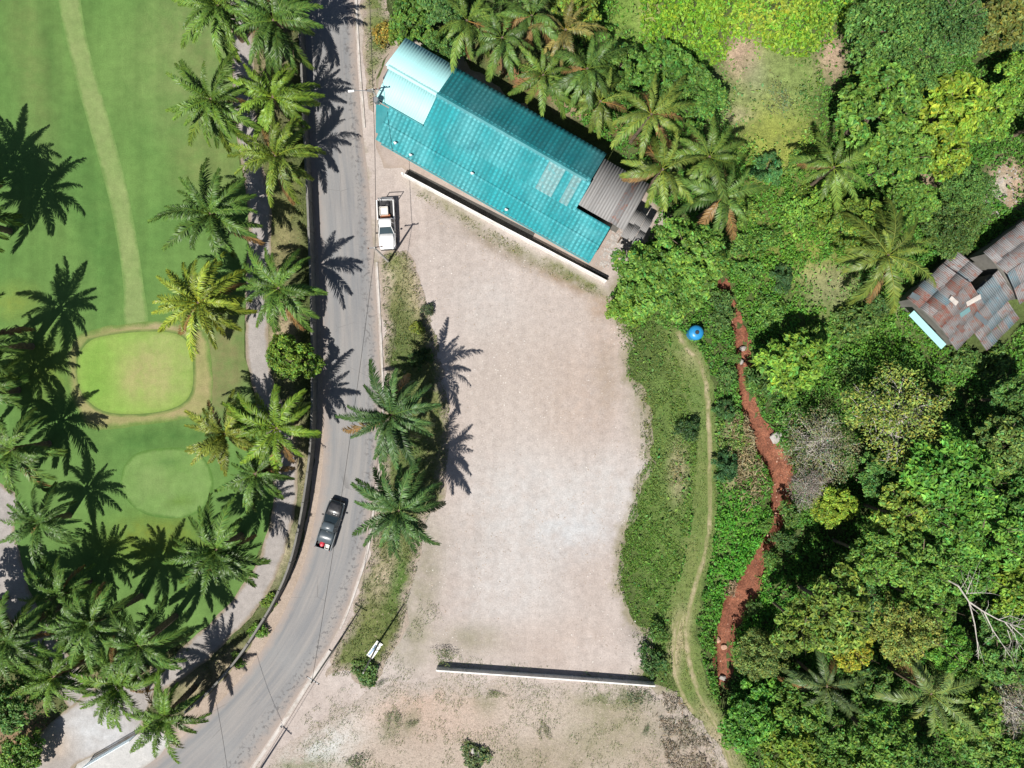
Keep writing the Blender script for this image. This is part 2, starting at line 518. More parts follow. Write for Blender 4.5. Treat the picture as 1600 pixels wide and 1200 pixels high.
M['fringe'] = gmat('fringe_turf', (.21, .215, .085), (.26, .23, .11), .3, .18, 1.0, .15, 10, edge=((.10, .17, .04), .7, .9), bstr=.15)
region('green_fringe', [(104, 575), (106, 548), (120, 526), (150, 513), (190, 507), (240, 502), (285, 506), (318, 520), (330, 560), (332, 610), (326, 648), (290, 655), (230, 662), (170, 672), (140, 668), (122, 645), (110, 612)], .014, M['fringe'], jit=.15, space=.6, seed=5,
       tints=[(135, 560, 30, 60, 20, (.12, .18, .04), .4), (250, 510, 40, 10, 0, (.3, .24, .15), .5)])
M['greenrim'] = gmat('green_rim_turf', (.085, .14, .035), (.11, .16, .045), .4, .1, 1.5, .12, 14, edge=((.20, .21, .08), .35, .9), bstr=.15)
region('green_rim', [(116, 580), (120, 550), (138, 528), (175, 519), (230, 514), (280, 518), (302, 540), (307, 580), (304, 615), (288, 636), (250, 648), (200, 652), (160, 647), (134, 630), (120, 606)], .018, M['greenrim'], space=.6, seed=6)
M['putting'] = gmat('putting_turf', (.165, .28, .055), (.20, .29, .068), .35, .13, 1.0, .13, 10, edge=((.15, .22, .05), .45, .6), streak=(35, 1.0, .06, .08), bstr=.1)
region('putting_green', [(121, 580), (125, 553), (142, 532), (176, 523), (230, 518), (276, 522), (297, 542), (302, 580), (299, 611), (284, 631), (250, 643), (200, 647), (162, 642), (138, 626), (124, 604)], .022, M['putting'], space=.6, seed=7,
       tints=[(228, 588, 42, 40, 0, (.31, .27, .125), .75), (255, 575, 60, 60, 0, (.24, .26, .10), .6), (150, 590, 30, 50, 0, (.13, .25, .04), .5), (260, 530, 40, 14, 0, (.26, .27, .11), .5)])
M['practice'] = gmat('practice_turf', (.115, .205, .055), (.14, .225, .07), .4, .16, .9, .14, 10, edge=((.06, .135, .025), .45, .8), streak=(35, .8, .07, .08), bstr=.1)
region('practice_green', [(189, 755), (194, 728), (214, 708), (245, 701), (285, 700), (315, 712), (331, 738), (333, 765), (322, 790), (300, 805), (268, 810), (232, 805), (206, 790), (193, 772)], .010, M['practice'], space=.6, seed=8,
       tints=[(262, 722, 18, 8, 0, DEEP, .5), (285, 783, 26, 8, -10, (.09, .16, .03), .6), (240, 752, 30, 20, 0, (.16, .22, .08), .4)])

# cart paths
M['path'] = gmat('path_concrete', (0.255, 0.238, 0.225), (0.323, 0.297, 0.281), .3, .18, 1.5, .15, 10, edge=((0.221, 0.178, 0.119), .5, .8), speck=[((0.153, 0.136, 0.119), 3, .6, .75, .5)], bstr=.15)
region('cart_path', [(358, -150), (362, 80), (368, 205), (388, 335), (384, 430), (383, 520), (388, 576), (404, 640), (424, 706), (428, 780), (414, 846), (384, 910), (334, 968), (268, 1024), (214, 1062), (140, 1110), (60, 1160), (0, 1210), (60, 1260), (110, 1180), (160, 1148), (240, 1092), (300, 1050), (358, 998), (416, 930), (446, 856), (464, 780), (462, 704), (444, 640), (424, 576), (419, 520), (420, 430), (424, 335), (402, 205), (396, 80), (394, -150)], .012, M['path'], jit=.22, jscale=1.2, space=.7, seed=9)
region('cart_path', [(-90, 730), (-20, 745), (22, 768), (30, 800), (22, 830), (34, 872), (50, 930), (90, 1000), (128, 1050), (160, 1100), (120, 1120), (80, 1060), (30, 1000), (0, 940), (-30, 880), (-90, 860)], .015, M['path'], jit=.3, jscale=1.2, space=.7, seed=10)

# dirt lot
LOT1, LOT2 = (0.339, 0.287, 0.257), (0.412, 0.369, 0.343)
GRS = (0.0828, 0.0979, 0.0409)
M['lot'] = gmat('pale_lot_soil', LOT1, LOT2, .09, .15, 1.3, .14, 7, edge=((0.203, 0.184, 0.118), 1.5, .85),
                speck=[((0.211, 0.189, 0.157), 4.2, .60, .70, .45), ((0.225, 0.199, 0.18), 1.6, .58, .72, .6), ((0.452, 0.453, 0.45), 2.7, .60, .75, .5), ((0.18, 0.165, 0.14), 5.0, .64, .76, .5)], bstr=.4, streak=(80, .8, .055, .10))
PALE, PINK, OLV, STAIN = (0.416, 0.402, 0.391), (0.347, 0.271, 0.225), (0.18, 0.172, 0.107), (0.248, 0.219, 0.196)
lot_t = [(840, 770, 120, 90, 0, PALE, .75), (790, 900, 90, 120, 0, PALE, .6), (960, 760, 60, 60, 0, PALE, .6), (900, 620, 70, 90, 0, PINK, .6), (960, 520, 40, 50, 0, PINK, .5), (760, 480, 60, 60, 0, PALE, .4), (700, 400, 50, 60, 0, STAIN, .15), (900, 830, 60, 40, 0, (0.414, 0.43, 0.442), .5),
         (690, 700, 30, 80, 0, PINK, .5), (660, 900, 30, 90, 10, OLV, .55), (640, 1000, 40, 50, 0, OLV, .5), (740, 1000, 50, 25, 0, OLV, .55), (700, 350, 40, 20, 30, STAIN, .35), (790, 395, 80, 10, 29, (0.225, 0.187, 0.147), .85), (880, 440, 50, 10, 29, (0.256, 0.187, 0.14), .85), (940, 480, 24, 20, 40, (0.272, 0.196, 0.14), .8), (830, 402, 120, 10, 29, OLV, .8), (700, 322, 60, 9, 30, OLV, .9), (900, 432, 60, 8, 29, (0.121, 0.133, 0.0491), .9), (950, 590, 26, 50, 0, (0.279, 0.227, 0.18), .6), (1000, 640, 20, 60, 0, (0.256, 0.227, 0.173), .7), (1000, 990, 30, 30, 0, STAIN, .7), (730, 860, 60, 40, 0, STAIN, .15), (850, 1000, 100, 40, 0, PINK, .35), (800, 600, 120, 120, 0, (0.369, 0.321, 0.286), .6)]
region('dirt_lot', [(530, -120), (534, 0), (540, 100), (546, 200), (558, 300), (566, 400), (572, 480), (576, 560), (578, 640), (574, 730), (562, 800), (550, 862), (534, 912), (518, 960), (494, 1004), (460, 1050), (424, 1100), (384, 1160), (340, 1220), (280, 1310), (700, 1420), (1100, 1400), (1180, 1320), (1150, 1210), (1120, 1150), (1075, 1090), (1040, 1075), (1012, 1056), (1018, 1010), (1008, 978), (988, 962), (974, 930), (974, 880), (984, 838), (996, 800), (1010, 750), (1018, 700), (1018, 650), (1012, 610), (992, 580), (988, 540), (972, 505), (956, 470), (975, 430), (1015, 380), (1040, 340), (1000, 300), (800, 150), (690, 60), (640, 55), (604, 84), (592, 120), (586, 100), (584, 60), (580, -120)],
       .005, M['lot'], jit=1.3, jscale=1.8, space=.7, tints=lot_t, smooth=True, seed=12)
M['rough'] = gmat('rough_lot_soil', (0.328, 0.265, 0.217), (0.383, 0.327, 0.277), .12, .16, 2.0, .16, 8, edge=((0.347, 0.302, 0.268), 2.6, 1.0),
                  speck=[((0.129, 0.118, 0.0838), 4.5, .54, .66, .65), ((0.396, 0.37, 0.348), 6, .58, .7, .5), ((0.182, 0.159, 0.121), 2.4, .57, .72, .6), ((0.136, 0.144, 0.0703), 1.4, .62, .74, .5), ((0.501, 0.48, 0.453), 4.0, .62, .74, .5)], bstr=.5)
region('rough_ground', [(690, 1058), (800, 1062), (900, 1068), (1010, 1076), (1060, 1090), (1100, 1150), (1150, 1230), (1180, 1330), (900, 1380), (560, 1380), (400, 1330), (420, 1200), (480, 1140), (560, 1090), (630, 1060)], .013, M['rough'], jit=1.2, jscale=2, space=.8, seed=13,
       tints=[(530, 1140, 90, 40, -40, (0.454, 0.452, 0.432), .75), (480, 1180, 60, 40, 0, (0.436, 0.442, 0.423), .6), (620, 1100, 90, 30, -20, (0.409, 0.308, 0.251), .6), (700, 1120, 80, 40, 0, (0.409, 0.308, 0.251), .5), (950, 1130, 90, 60, 0, (0.218, 0.202, 0.13), .8), (1060, 1130, 50, 70, 0, (0.273, 0.241, 0.201), .8), (760, 1090, 20, 30, 0, OLV, .7), (840, 1120, 70, 40, 0, (0.4, 0.346, 0.301), .6), (960, 1085, 60, 16, 4, (0.128, 0.144, 0.0703), .8), (610, 1140, 14, 24, 20, (0.136, 0.144, 0.0804), .6), (640, 1130, 12, 24, 20, (0.136, 0.144, 0.0804), .6), (470, 1195, 50, 12, 0, (0.155, 0.155, 0.0804), .8), (850, 1185, 90, 30, 0, (0.218, 0.193, 0.13), .6)])

# yard round the long building
M['yard'] = gmat('yard_concrete', (0.302, 0.248, 0.216), (0.338, 0.288, 0.259), .4, .12, 1.5, .12, 9, edge=((0.274, 0.223, 0.18), .5, .6), bstr=.15)
region('concrete_yard', [(630, 78), (616, 72), (602, 92), (592, 130), (586, 180), (588, 230), (600, 262), (628, 262), (700, 300), (800, 356), (900, 410), (936, 424), (985, 392), (1034, 340), (1008, 296), (950, 330), (900, 330), (800, 250), (700, 190), (640, 120)], .011, M['yard'], jit=.15, space=.7, seed=14, smooth=False)

M['painted_wall_shadow'] = gmat('shadow_dark_concrete', (.055, .053, .05), (.075, .072, .065), .4, .2, 2, .2, 9, bstr=.2)
region('painted_wall_shadow', [(635, 273), (640, 264), (836, 364), (832, 372), (952, 436), (946, 440), (785, 356)], .016, M['painted_wall_shadow'], smooth=False, space=.6, seed=31)  # near-black colour on the yard, painted to widen the white wall's cast shadow

# verges of the road
M['verge'] = gmat('verge_grass', (.095, .12, .04), (.15, .15, .065), .35, .30, 2.2, .3, 10, edge=((.30, .25, .21), 1.3, .95), speck=[((.34, .28, .2), 2.6, .58, .70, .7), ((.06, .09, .025), 3.5, .58, .7, .5)], bstr=.6)
region('verge', [(597, 395), (630, 388), (642, 400), (660, 450), (680, 520), (690, 580), (702, 640), (700, 720), (690, 790), (664, 820), (654, 880), (640, 930), (630, 985), (612, 1030), (580, 1075), (556, 1072), (540, 1045), (508, 1062), (522, 1010), (546, 960), (563, 912), (577, 862), (586, 800), (598, 730), (601, 650), (599, 560), (596, 480)], .016, M['verge'], jit=.8, jscale=1.3, space=.6, seed=15,
       tints=[(625, 620, 30, 90, 0, (.075, .115, .03), .8), (640, 700, 30, 80, 0, (.07, .105, .03), .8), (620, 540, 20, 60, 0, (.08, .11, .035), .6), (616, 410, 16, 30, 0, (.13, .16, .045), .6), (605, 440, 12, 24, 0, (.42, .35, .28), .8), (645, 445, 20, 50, -15, (.32, .28, .18), .7), (600, 900, 20, 40, 20, (.33, .28, .2), .8), (610, 950, 16, 40, 20, (.08, .12, .03), .8), (625, 900, 12, 40, 10, (.075, .13, .03), .9), (570, 1040, 30, 30, 0, (.09, .13, .035), .7), (580, 985, 20, 30, 0, (.12, .15, .045), .6), (660, 460, 14, 30, 0, (.35, .29, .2), .8)])
region('verge', [(556, -120), (563, 0), (568, 80), (575, 170), (583, 175), (590, 120), (604, 84), (622, 64), (612, 30), (604, 0), (600, -120)], .016, M['verge'], jit=.4, space=.6, seed=16,
       tints=[(588, 60, 14, 70, 0, (.12, .16, .05), .8), (565, 60, 6, 120, 0, (.2, .18, .09), .8), (585, 150, 8, 20, 0, (.3, .24, .14), .6)])

# road
RL = [(462, -220), (465, -120), (468, 0), (473, 100), (480, 200), (490, 300), (497, 400), (501, 500), (504, 600), (506, 680), (503, 740), (494, 800), (479, 868), (460, 920), (430, 982), (388, 1046), (338, 1102), (284, 1152), (230, 1192), (150, 1250), (60, 1330)]
RR = [(548, -220), (551, -120), (553, 0), (558, 100), (566, 200), (577, 300), (584, 400), (589, 480), (593, 560), (595, 640), (591, 720), (581, 790), (571, 860), (556, 910), (538, 960), (513, 1012), (478, 1066), (443, 1121), (404, 1180), (362, 1240), (300, 1340)]
def ribbon_uv(name, A, B, z, mat, nu=10, per=6, kind='structure'):
    a = np.array([P(*p) for p in smooth_line(A, n=per)]); b = np.array([P(*p) for p in smooth_line(B, n=per)])
    n = len(a)
    ln = np.concatenate([[0], np.cumsum(np.linalg.norm(np.diff((a+b)/2, axis=0), axis=1))])
    us = np.linspace(0, 1, nu+1)
    V = []; U = []; W = []
    for k, u in enumerate(us):
        q = a*(1-u)+b*u
        V.append(np.column_stack([q, np.full(n, z+.07*math.sin(math.pi*u)*(1 if nu > 4 else 0))])); U.append(np.full(n, u)); W.append(ln)
    V = np.concatenate(V)
    i = np.arange((nu+1)*n).reshape(nu+1, n)
    F = np.stack([i[:-1, :-1].ravel(), i[1:, :-1].ravel(), i[1:, 1:].ravel(), i[:-1, 1:].ravel()], 1)
    me = np_mesh(name, V, F, mat, smooth=True, floats={'u': np.concatenate(U), 'w': np.concatenate(W)})
    return tag(mobj(name, me), kind=kind)
def road_mat():
    m, nt, b = newmat('asphalt')
    pos = nd(nt, 'ShaderNodeNewGeometry').outputs['Position']
    u = attr(nt, 'u', 'Fac'); wv = attr(nt, 'w', 'Fac')
    n1 = noise(nt, pos, .22, 5, .6)
    cx = nd(nt, 'ShaderNodeCombineXYZ'); nt.links.new(math_(nt, 'MULTIPLY', u, 5.5), cx.inputs[0]); nt.links.new(math_(nt, 'MULTIPLY', wv, .05), cx.inputs[1])
    band = noise(nt, cx.outputs[0], 1.6, 4, .6)
    cx2 = nd(nt, 'ShaderNodeCombineXYZ'); nt.links.new(math_(nt, 'MULTIPLY', u, 40.), cx2.inputs[0]); nt.links.new(math_(nt, 'MULTIPLY', wv, .12), cx2.inputs[1])
    thin = noise(nt, cx2.outputs[0], 1., 3, .6)
    col = mix(nt, remap(nt, band, .35, .65), (0.178, 0.182, 0.188), (0.25, 0.238, 0.228))
    col = mix(nt, math_(nt, 'MULTIPLY', remap(nt, n1, .45, .7), .5), col, (0.231, 0.235, 0.235))
    # pinkish dust gathers along both sides
    e = math_(nt, 'MINIMUM', u, math_(nt, 'SUBTRACT', 1., u))
    nb = noise(nt, pos, 1.1, 6, .65)
    dust = remap(nt, math_(nt, 'ADD', e, math_(nt, 'MULTIPLY', math_(nt, 'SUBTRACT', nb, .5), .22)), .0, .16, .85, 0)
    col = mix(nt, dust, col, (0.299, 0.245, 0.211))
    col = mix(nt, math_(nt, 'MULTIPLY', remap(nt, thin, .60, .70), .35), col, (0.136, 0.136, 0.143))
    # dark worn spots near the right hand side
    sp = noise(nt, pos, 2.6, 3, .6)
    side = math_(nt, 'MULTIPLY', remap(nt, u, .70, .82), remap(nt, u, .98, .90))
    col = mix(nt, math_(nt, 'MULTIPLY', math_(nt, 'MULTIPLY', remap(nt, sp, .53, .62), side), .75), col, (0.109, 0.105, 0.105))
    v = nd(nt, 'ShaderNodeTexVoronoi', feature='DISTANCE_TO_EDGE'); nt.links.new(pos, v.inputs['Vector']); v.inputs['Scale'].default_value = .16
    cr = math_(nt, 'MULTIPLY', remap(nt, v.outputs['Distance'], .002, .006, 1, 0), remap(nt, noise(nt, pos, .3, 3), .5, .6))
    col = mix(nt, math_(nt, 'MULTIPLY', cr, .4), col, (0.0952, 0.0918, 0.0884))
    g = noise(nt, pos, 16, 4, .7)
    col = mix(nt, 1., col, mix(nt, remap(nt, g, .3, .7), (.88,)*3, (1.12,)*3), 'MULTIPLY')
    finish(nt, b, col, .85, g, .2, .02, .3)
    return m
M['shoulder'] = gmat('shoulder_dust', (0.297, 0.238, 0.191), (0.343, 0.284, 0.238), .5, .15, 2.5, .15, 10, bstr=.2, speck=[((0.158, 0.139, 0.0924), 2.2, .62, .75, .6)])
region('road_shoulder', [(462, -220), (465, 0), (470, 100), (478, 200), (486, 300), (490, 500), (492, 640), (489, 740), (476, 830), (458, 890), (434, 938), (412, 974), (384, 1018), (340, 1072), (280, 1124), (230, 1160), (180, 1200), (190, 1290), (300, 1200), (400, 1100), (470, 980), (520, 860), (530, 740), (530, 500), (510, 300), (500, 100), (500, -220)], .020, M['shoulder'], jit=.25, space=.8, seed=17)
M['asphalt'] = road_mat()
ribbon_uv('road', RL, RR, .026, M['asphalt'], nu=14)

def kerb(name, pts, w, h, mat):
    pl = [Vector(P(*p)) for p in smooth_line(pts, n=5)]
    mb = MB(); rings = []
    for i, p in enumerate(pl):
        t = (pl[min(i+1, len(pl)-1)]-pl[max(i-1, 0)]).normalized(); n = Vector((-t.y, t.x))
        a, b = p+n*w/2, p-n*w/2
        rings.append([(a.x, a.y, -.05), (b.x, b.y, -.05), (b.x, b.y, h-.02), (b.x-(b-a).x*.12, b.y-(b-a).y*.12, h), (a.x+(b-a).x*.12, a.y+(b-a).y*.12, h), (a.x, a.y, h-.02)])
    mb.loft(rings)
    return mb.obj(name, mat, kind='structure')
M['kerb'] = simple('kerb_concrete', (.46, .43, .40), .9, .15, .8, dirt=((.27, .23, .19), .9), fine=1.1)
off = lambda pts, d: [(x+d, y) for x, y in pts]
kerb('kerb', off([RR[1], RR[2], RR[3], (563, 160), (566, 200)], 4), .20, .12, M['kerb'])
kerb('kerb', off([(585, 410), RR[7], RR[8], RR[9], RR[10], RR[11], RR[12], RR[13], RR[14], (528, 982)], 4), .20, .12, M['kerb'])
kerb('kerb', off([(511, 1016), RR[16], RR[17], RR[18], RR[19]], 5), .34, .15, M['kerb'])

# dirt track along the creek: bare ruts in the grass
M['rut'] = gmat('track_soil', (.27, .24, .14), (.34, .29, .19), .5, .25, 3, .2, 10, edge=((.15, .17, .06), .3, .8), bstr=.4)
M['trackgrass'] = gmat('track_grass', (.10, .15, .04), (.15, .18, .06), .4, .25, 2.5, .25, 10, edge=((.11, .15, .045), 1.0, .9), speck=[((.30, .26, .17), 2.8, .58, .72, .5)], bstr=.5)
region('track_verge', [(1046, 512), (1066, 518), (1092, 548), (1112, 590), (1118, 650), (1120, 800), (1112, 870), (1098, 925), (1088, 970), (1096, 1030), (1116, 1090), (1140, 1140), (1180, 1220), (1200, 1330), (1150, 1330), (1120, 1220), (1086, 1130), (1058, 1080), (1043, 1030), (1041, 980), (1046, 940), (1060, 890), (1078, 800), (1082, 700), (1070, 620), (1044, 570), (1036, 530)], .010, M['trackgrass'], jit=.8, jscale=1.4, space=.5, seed=18,
       tints=[(1062, 990, 16, 40, 10, (.34, .29, .18), .8), (1052, 1030, 10, 50, 0, (.33, .27, .18), .7), (1120, 1160, 26, 60, -25, (.36, .29, .21), .7), (1090, 560, 30, 20, 40, (.26, .25, .13), .6), (1085, 640, 20, 60, 0, (.10, .16, .045), .6)])
def rut(pts, w0, seed):
    pl = smooth_line(pts, n=6); a, b = [], []
    for i, p in enumerate(pl):
        q, r = pl[min(i+1, len(pl)-1)], pl[max(i-1, 0)]
        t = Vector((q[0]-r[0], q[1]-r[1])).normalized()
        ww = w0*(.75+.6*vn(np.array([i*.37]), np.array([seed*3.1]), seed)[0])
        a.append((p[0]-t.y*ww, p[1]+t.x*ww)); b.append((p[0]+t.y*ww, p[1]-t.x*ww))
    region('track_rut', (a+b[::-1]), .016, M['rut'], jit=.25, jscale=.5, space=.3, smooth=False, seed=seed)
rut([(1058, 518), (1070, 540), (1088, 560), (1100, 586), (1107, 640), (1109, 720), (1109, 800), (1103, 860), (1089, 905), (1077, 950), (1071, 985), (1076, 1030), (1086, 1070), (1104, 1110), (1128, 1150), (1146, 1200), (1160, 1260)], 3.6, 21)
rut([(1062, 960), (1052, 1000), (1052, 1040), (1066, 1085), (1084, 1115)], 3.4, 22)

region('entrance_path', [(60, 1150), (100, 1112), (150, 1076), (205, 1052), (240, 1070), (232, 1110), (216, 1146), (160, 1176), (120, 1196), (80, 1250), (0, 1260), (10, 1200), (40, 1180)], .018, M['path'], jit=.25, space=.6, seed=25, tints=[(150, 1140, 60, 40, 0, (.42, .43, .44), .8), (70, 1160, 40, 30, 0, (.40, .32, .25), .8)])
# entrance apron, bottom left
M['apron'] = gmat('white_concrete', (0.385, 0.385, 0.378), (0.448, 0.441, 0.427), .5, .12, 2, .12, 9, edge=((0.315, 0.294, 0.266), .4, .7), bstr=.1, speck=[((0.14, 0.14, 0.14), 2.2, .66, .74, .6)])
region('entrance_apron', [(120, 1194), (160, 1174), (212, 1148), (246, 1142), (272, 1154), (246, 1184), (214, 1206), (150, 1250), (96, 1250)], .032, M['apron'], space=.5, jit=.15, smooth=False, seed=24)
# ------------------------------------------------------------------ building blocks of the vegetation
def leaf_mesh_arrays(Pc, N, L, asp=.5, fold=.12, rng=R_):
    """one folded four-cornered leaf per point: centres Pc, normals N, lengths L"""
    n = len(Pc)
    a = rng.normal(size=(n, 3))
    a -= N*(a*N).sum(1)[:, None]
    a /= np.linalg.norm(a, axis=1)[:, None]+1e-9
    b = np.cross(N, a)
    L = np.asarray(L)[:, None]
    up = N*L*fold
    V = np.stack([Pc-a*L*.5, Pc-b*L*asp*.5+up, Pc+a*L*.5, Pc+b*L*asp*.5+up], 1).reshape(-1, 3)
    F = np.arange(n*4).reshape(n, 4)
    F = np.concatenate([F[:, [0, 1, 2]], F[:, [0, 2, 3]]])
    return V, F

def unit(v): return v/(np.linalg.norm(v, axis=-1, keepdims=True)+1e-9)

def leaf_tint(n, spread=.3, yellow=.25, rng=R_, base=None):
    b = np.ones(n) if base is None else base
    v = b*rng.uniform(1-spread, 1+spread, n)
    yl = rng.normal(0, yellow, n)
    c = np.stack([v*(1+yl*.9), v*(1+yl*.15), v*(1-yl*.3)], 1)
    return np.clip(c, .05, 3)

def crown_mesh(seed, R=4.5, flat=.6, ncl=46, nleaf=5200, leaf=.34, asp=.5, rag=.22, loose=.0, low=.3, dry=0.0, name='crown'):
    """many leaf clumps spread through the crown; returns leaf mesh and the clump centres"""
    r = np.random.default_rng(seed)
    ph = r.uniform(0, 6.28, 4)
    cl = []
    t = 0
    while len(cl) < ncl and t < 4000:
        t += 1
        a = r.uniform(0, 6.283); q = math.sqrt(r.uniform(0, 1))
        edge = 1+rag*(math.sin(2*a+ph[0])*.5+math.sin(3*a+ph[1])*.4+math.sin(5*a+ph[2])*.35)
        rad = R*q*edge*.86
        z = flat*R*math.sqrt(max(0, 1-q*q))*r.uniform(.45, 1.2)
        if r.random() < low: z *= r.uniform(.0, .7)
        c = np.array([rad*math.cos(a), rad*math.sin(a), z])
        rc = R*r.uniform(.11, .23)
        if any(np.linalg.norm(c-o[0]) < .62*min(rc, o[1])+.10*R for o in cl): continue
        cl.append((c, rc))
    cc = np.array([c for c, _ in cl]); cr = np.array([q for _, q in cl])
    wgt = cr**2; wgt /= wgt.sum()
    k = r.choice(len(cl), nleaf, p=wgt)
    d = unit(r.normal(size=(nleaf, 3))); d[:, 2] = np.where(d[:, 2] < -.25, -d[:, 2]*.6, d[:, 2])
    rr = cr[k]*(r.uniform(.35, 1.0, nleaf)**.6)*(1+loose*r.uniform(-.3, .8, nleaf))
    pos = cc[k]+d*rr[:, None]*np.array([1, 1, .75])
    N = unit(d*.55+np.array([0, 0, .75])+r.normal(size=(nleaf, 3))*.42)
    L = leaf*r.uniform(.6, 1.35, nleaf)
    V, F = leaf_mesh_arrays(pos, N, L, asp, rng=r)
    clv = r.uniform(.72, 1.35, len(cl))
    col = leaf_tint(nleaf, .48, .26, r, clv[k])
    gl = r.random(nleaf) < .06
    col[gl] = col[gl]*1.35+np.array([.25, .25, .5])  # painted glints: a few leaves turned pale and bluish like glossy reflections
    if dry > 0:
        m = r.random(nleaf) < dry
        col[m] = np.array([1.55, 1.05, 1.5])*r.uniform(.6, 1.1, (m.sum(), 1))
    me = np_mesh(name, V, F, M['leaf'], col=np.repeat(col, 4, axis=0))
    return me, cc

def limb_mesh(seed, cc, trunk_r=.22, zb=-5.0, spread=.5, fork=.25, n=14, name='trunk', mat=None, twigs=0):
    """trunk rising to the crown with limbs to the clumps; the origin lies at the crown's base"""
    r = random.Random(seed); mb = MB()
    fz = zb*fork
    p = [Vector((0, 0, zb-.2)), Vector((r.uniform(-.12, .12), r.uniform(-.12, .12), (zb+fz)/2)), Vector((r.uniform(-.2, .2), r.uniform(-.2, .2), fz)), Vector((r.uniform(-.3, .3), r.uniform(-.3, .3), .9))]
    mb.tube(p, [trunk_r*1.35, trunk_r, trunk_r*.85, trunk_r*.35], 8)
    idx = list(range(len(cc))); r.shuffle(idx)
    for i in idx[:n]:
        q = Vector(cc[i]); st = p[2].lerp(p[3], r.uniform(0, .7))
        mid = st.lerp(q, .5)+Vector((r.uniform(-.3, .3), r.uniform(-.3, .3), r.uniform(0, .4)))
        mb.tube([st, mid, q], [trunk_r*.42, trunk_r*.26, trunk_r*.1], 5, cap=False)
        for _ in range(twigs):
            d = Vector((r.gauss(0, 1), r.gauss(0, 1), r.uniform(-.1, .8))).normalized()*r.uniform(.6, 1.5)
            s2 = mid.lerp(q, r.random())
            mb.tube([s2, s2+d*.55+Vector((0, 0, .1)), s2+d], [trunk_r*.13, trunk_r*.09, trunk_r*.04], 3, cap=False)
    return mb.mesh(name, mat or M['bark'])

KIND = {}
def mk(kind, seeds, **kw):
    lk = {k: kw.pop(k) for k in ('trunk_r', 'n', 'mat', 'twigs') if k in kw}
    KIND[kind] = []
    for s in seeds:
        me, cc = crown_mesh(s, **kw)
        tall = limb_mesh(s, cc, **lk)
        KIND[kind].append((me, tall, kw.get('R', 4.5)))
mk('broad', (101, 102, 103, 104, 105), nleaf=5600, leaf=.46, ncl=64)
mk('fine', (111, 112, 113), nleaf=8500, leaf=.33, ncl=80, asp=.45, rag=.2)
mk('bold', (121, 122, 123), nleaf=3200, leaf=.62, ncl=56, asp=.45, rag=.28)
mk('sparse', (131, 132), nleaf=5600, leaf=.25, ncl=60, rag=.25, loose=.5, mat=M['palebark'], n=40, twigs=7, low=.5, flat=.5)
mk('bare', (141, 142), nleaf=3800, leaf=.22, ncl=60, rag=.25, loose=.8, mat=M['palebark'], n=50, twigs=10, low=.6, flat=.45, dry=.35)
mk('shrub', (151, 152, 153), R=1.6, nleaf=1000, leaf=.30, ncl=40, flat=.5, loose=1.3, rag=.4, trunk_r=.09, n=8)
mk('tuft', (171, 172, 173), R=1.6, nleaf=420, leaf=.26, ncl=40, flat=.28, loose=2.2, trunk_r=.04, n=6, asp=.3, rag=.5)
mk('star', (161, 162), R=2.4, nleaf=900, leaf=.75, ncl=26, asp=.22, flat=.5, trunk_r=.09, n=10, rag=.35)

# palm fronds: arching midrib with two rows of drooping leaflets
def frond_mesh(seed, L, e0, bend, n, lmax, wd, droop, plum, name='frond'):
    r = random.Random(seed)
    K = 16
    pts = [Vector((0, 0, 0))]; tans = []
    for i in range(K):
        t = (i+.5)/K
        an = math.radians(e0-bend*t**1.25)
        tg = Vector((math.cos(an), 0, math.sin(an))); tans.append(tg)
        pts.append(pts[-1]+tg*L/K)
    side_bow = r.uniform(-.25, .25)
    pts = [p+Vector((0, side_bow*(i/K)**2, 0)) for i, p in enumerate(pts)]
    V, F, col = [], [], []
    mb = MB(); mb.tube(pts[::2], [.055*(1-.85*i/8) for i in range(9)], 4, cap=False)
    V += [Vector(v) for v in mb.v]; F += [f for f in mb.f]; col += [(1.5, 1.25, .9)]*len(mb.v)
    for i in range(n):
        t = .10+.90*(i+.5)/n
        x = t*K; k = min(int(x), K-1)
        base = pts[k].lerp(pts[k+1], x-k); tg = tans[k]
        up = Vector((-tg.z, 0, tg.x))
        ln = lmax*(math.sin(math.pi*min(1, t**.75*.93+.03))**.65*.88+.14)
        if t < .22: ln *= .55+2*(t-.10)
        sweep = math.radians(66-36*t)
        for s in (-1, 1):
            l = ln*r.uniform(.82, 1.1)
            if r.random() < .04: continue
            lift = math.radians(r.choice((-plum, 0, plum))+r.uniform(-8, 8))+.18
            d = tg*math.cos(sweep)+(Vector((0, s, 0))*math.cos(lift)+up*math.sin(lift))*math.sin(sweep)
            dr = droop*r.uniform(.6, 1.3)
            m = base+d*l*.5+Vector((0, 0, -dr*l*.10)); e = base+d*l*.92+Vector((0, 0, -dr*l*.48))
            wv = d.cross(up).cross(d)*0
            wv = (tg-d*tg.dot(d)).normalized()*wd*.5
            j = len(V)
            V += [base-wv*.6, base+wv*.6, m-wv, m+wv, e]
            F += [(j, j+1, j+3), (j, j+3, j+2), (j+2, j+3, j+4)]
            g = r.uniform(.6, 1.4); y = r.gauss(0, .12)+(.25 if t > .85 else 0)*r.random()
            col += [(g*(1+y), g*(1+y*.3), g*(1-.2*y))]*5
    quads = [f for f in F if len(f) == 4]; tris = [f for f in F if len(f) == 3]
    return np_mesh(name, np.array([tuple(v) for v in V]), [np.array(quads), np.array(tris)], M['frond'], col=np.array(col))
OIL = {e: [frond_mesh(300+e+k*7, 4.4, e, 58+12*(e > 30), 62, .74, .082, .9, 24) for k in range(2)] for e in (78, 60, 44, 30, 16, 2, -14)}
COCO = {e: [frond_mesh(600+e+k*7, 4.6, e, 62+16*(e > 30), 44, .86, .085, 1.2, 12) for k in range(2)] for e in (80, 62, 46, 30, 14, -4, -20)}

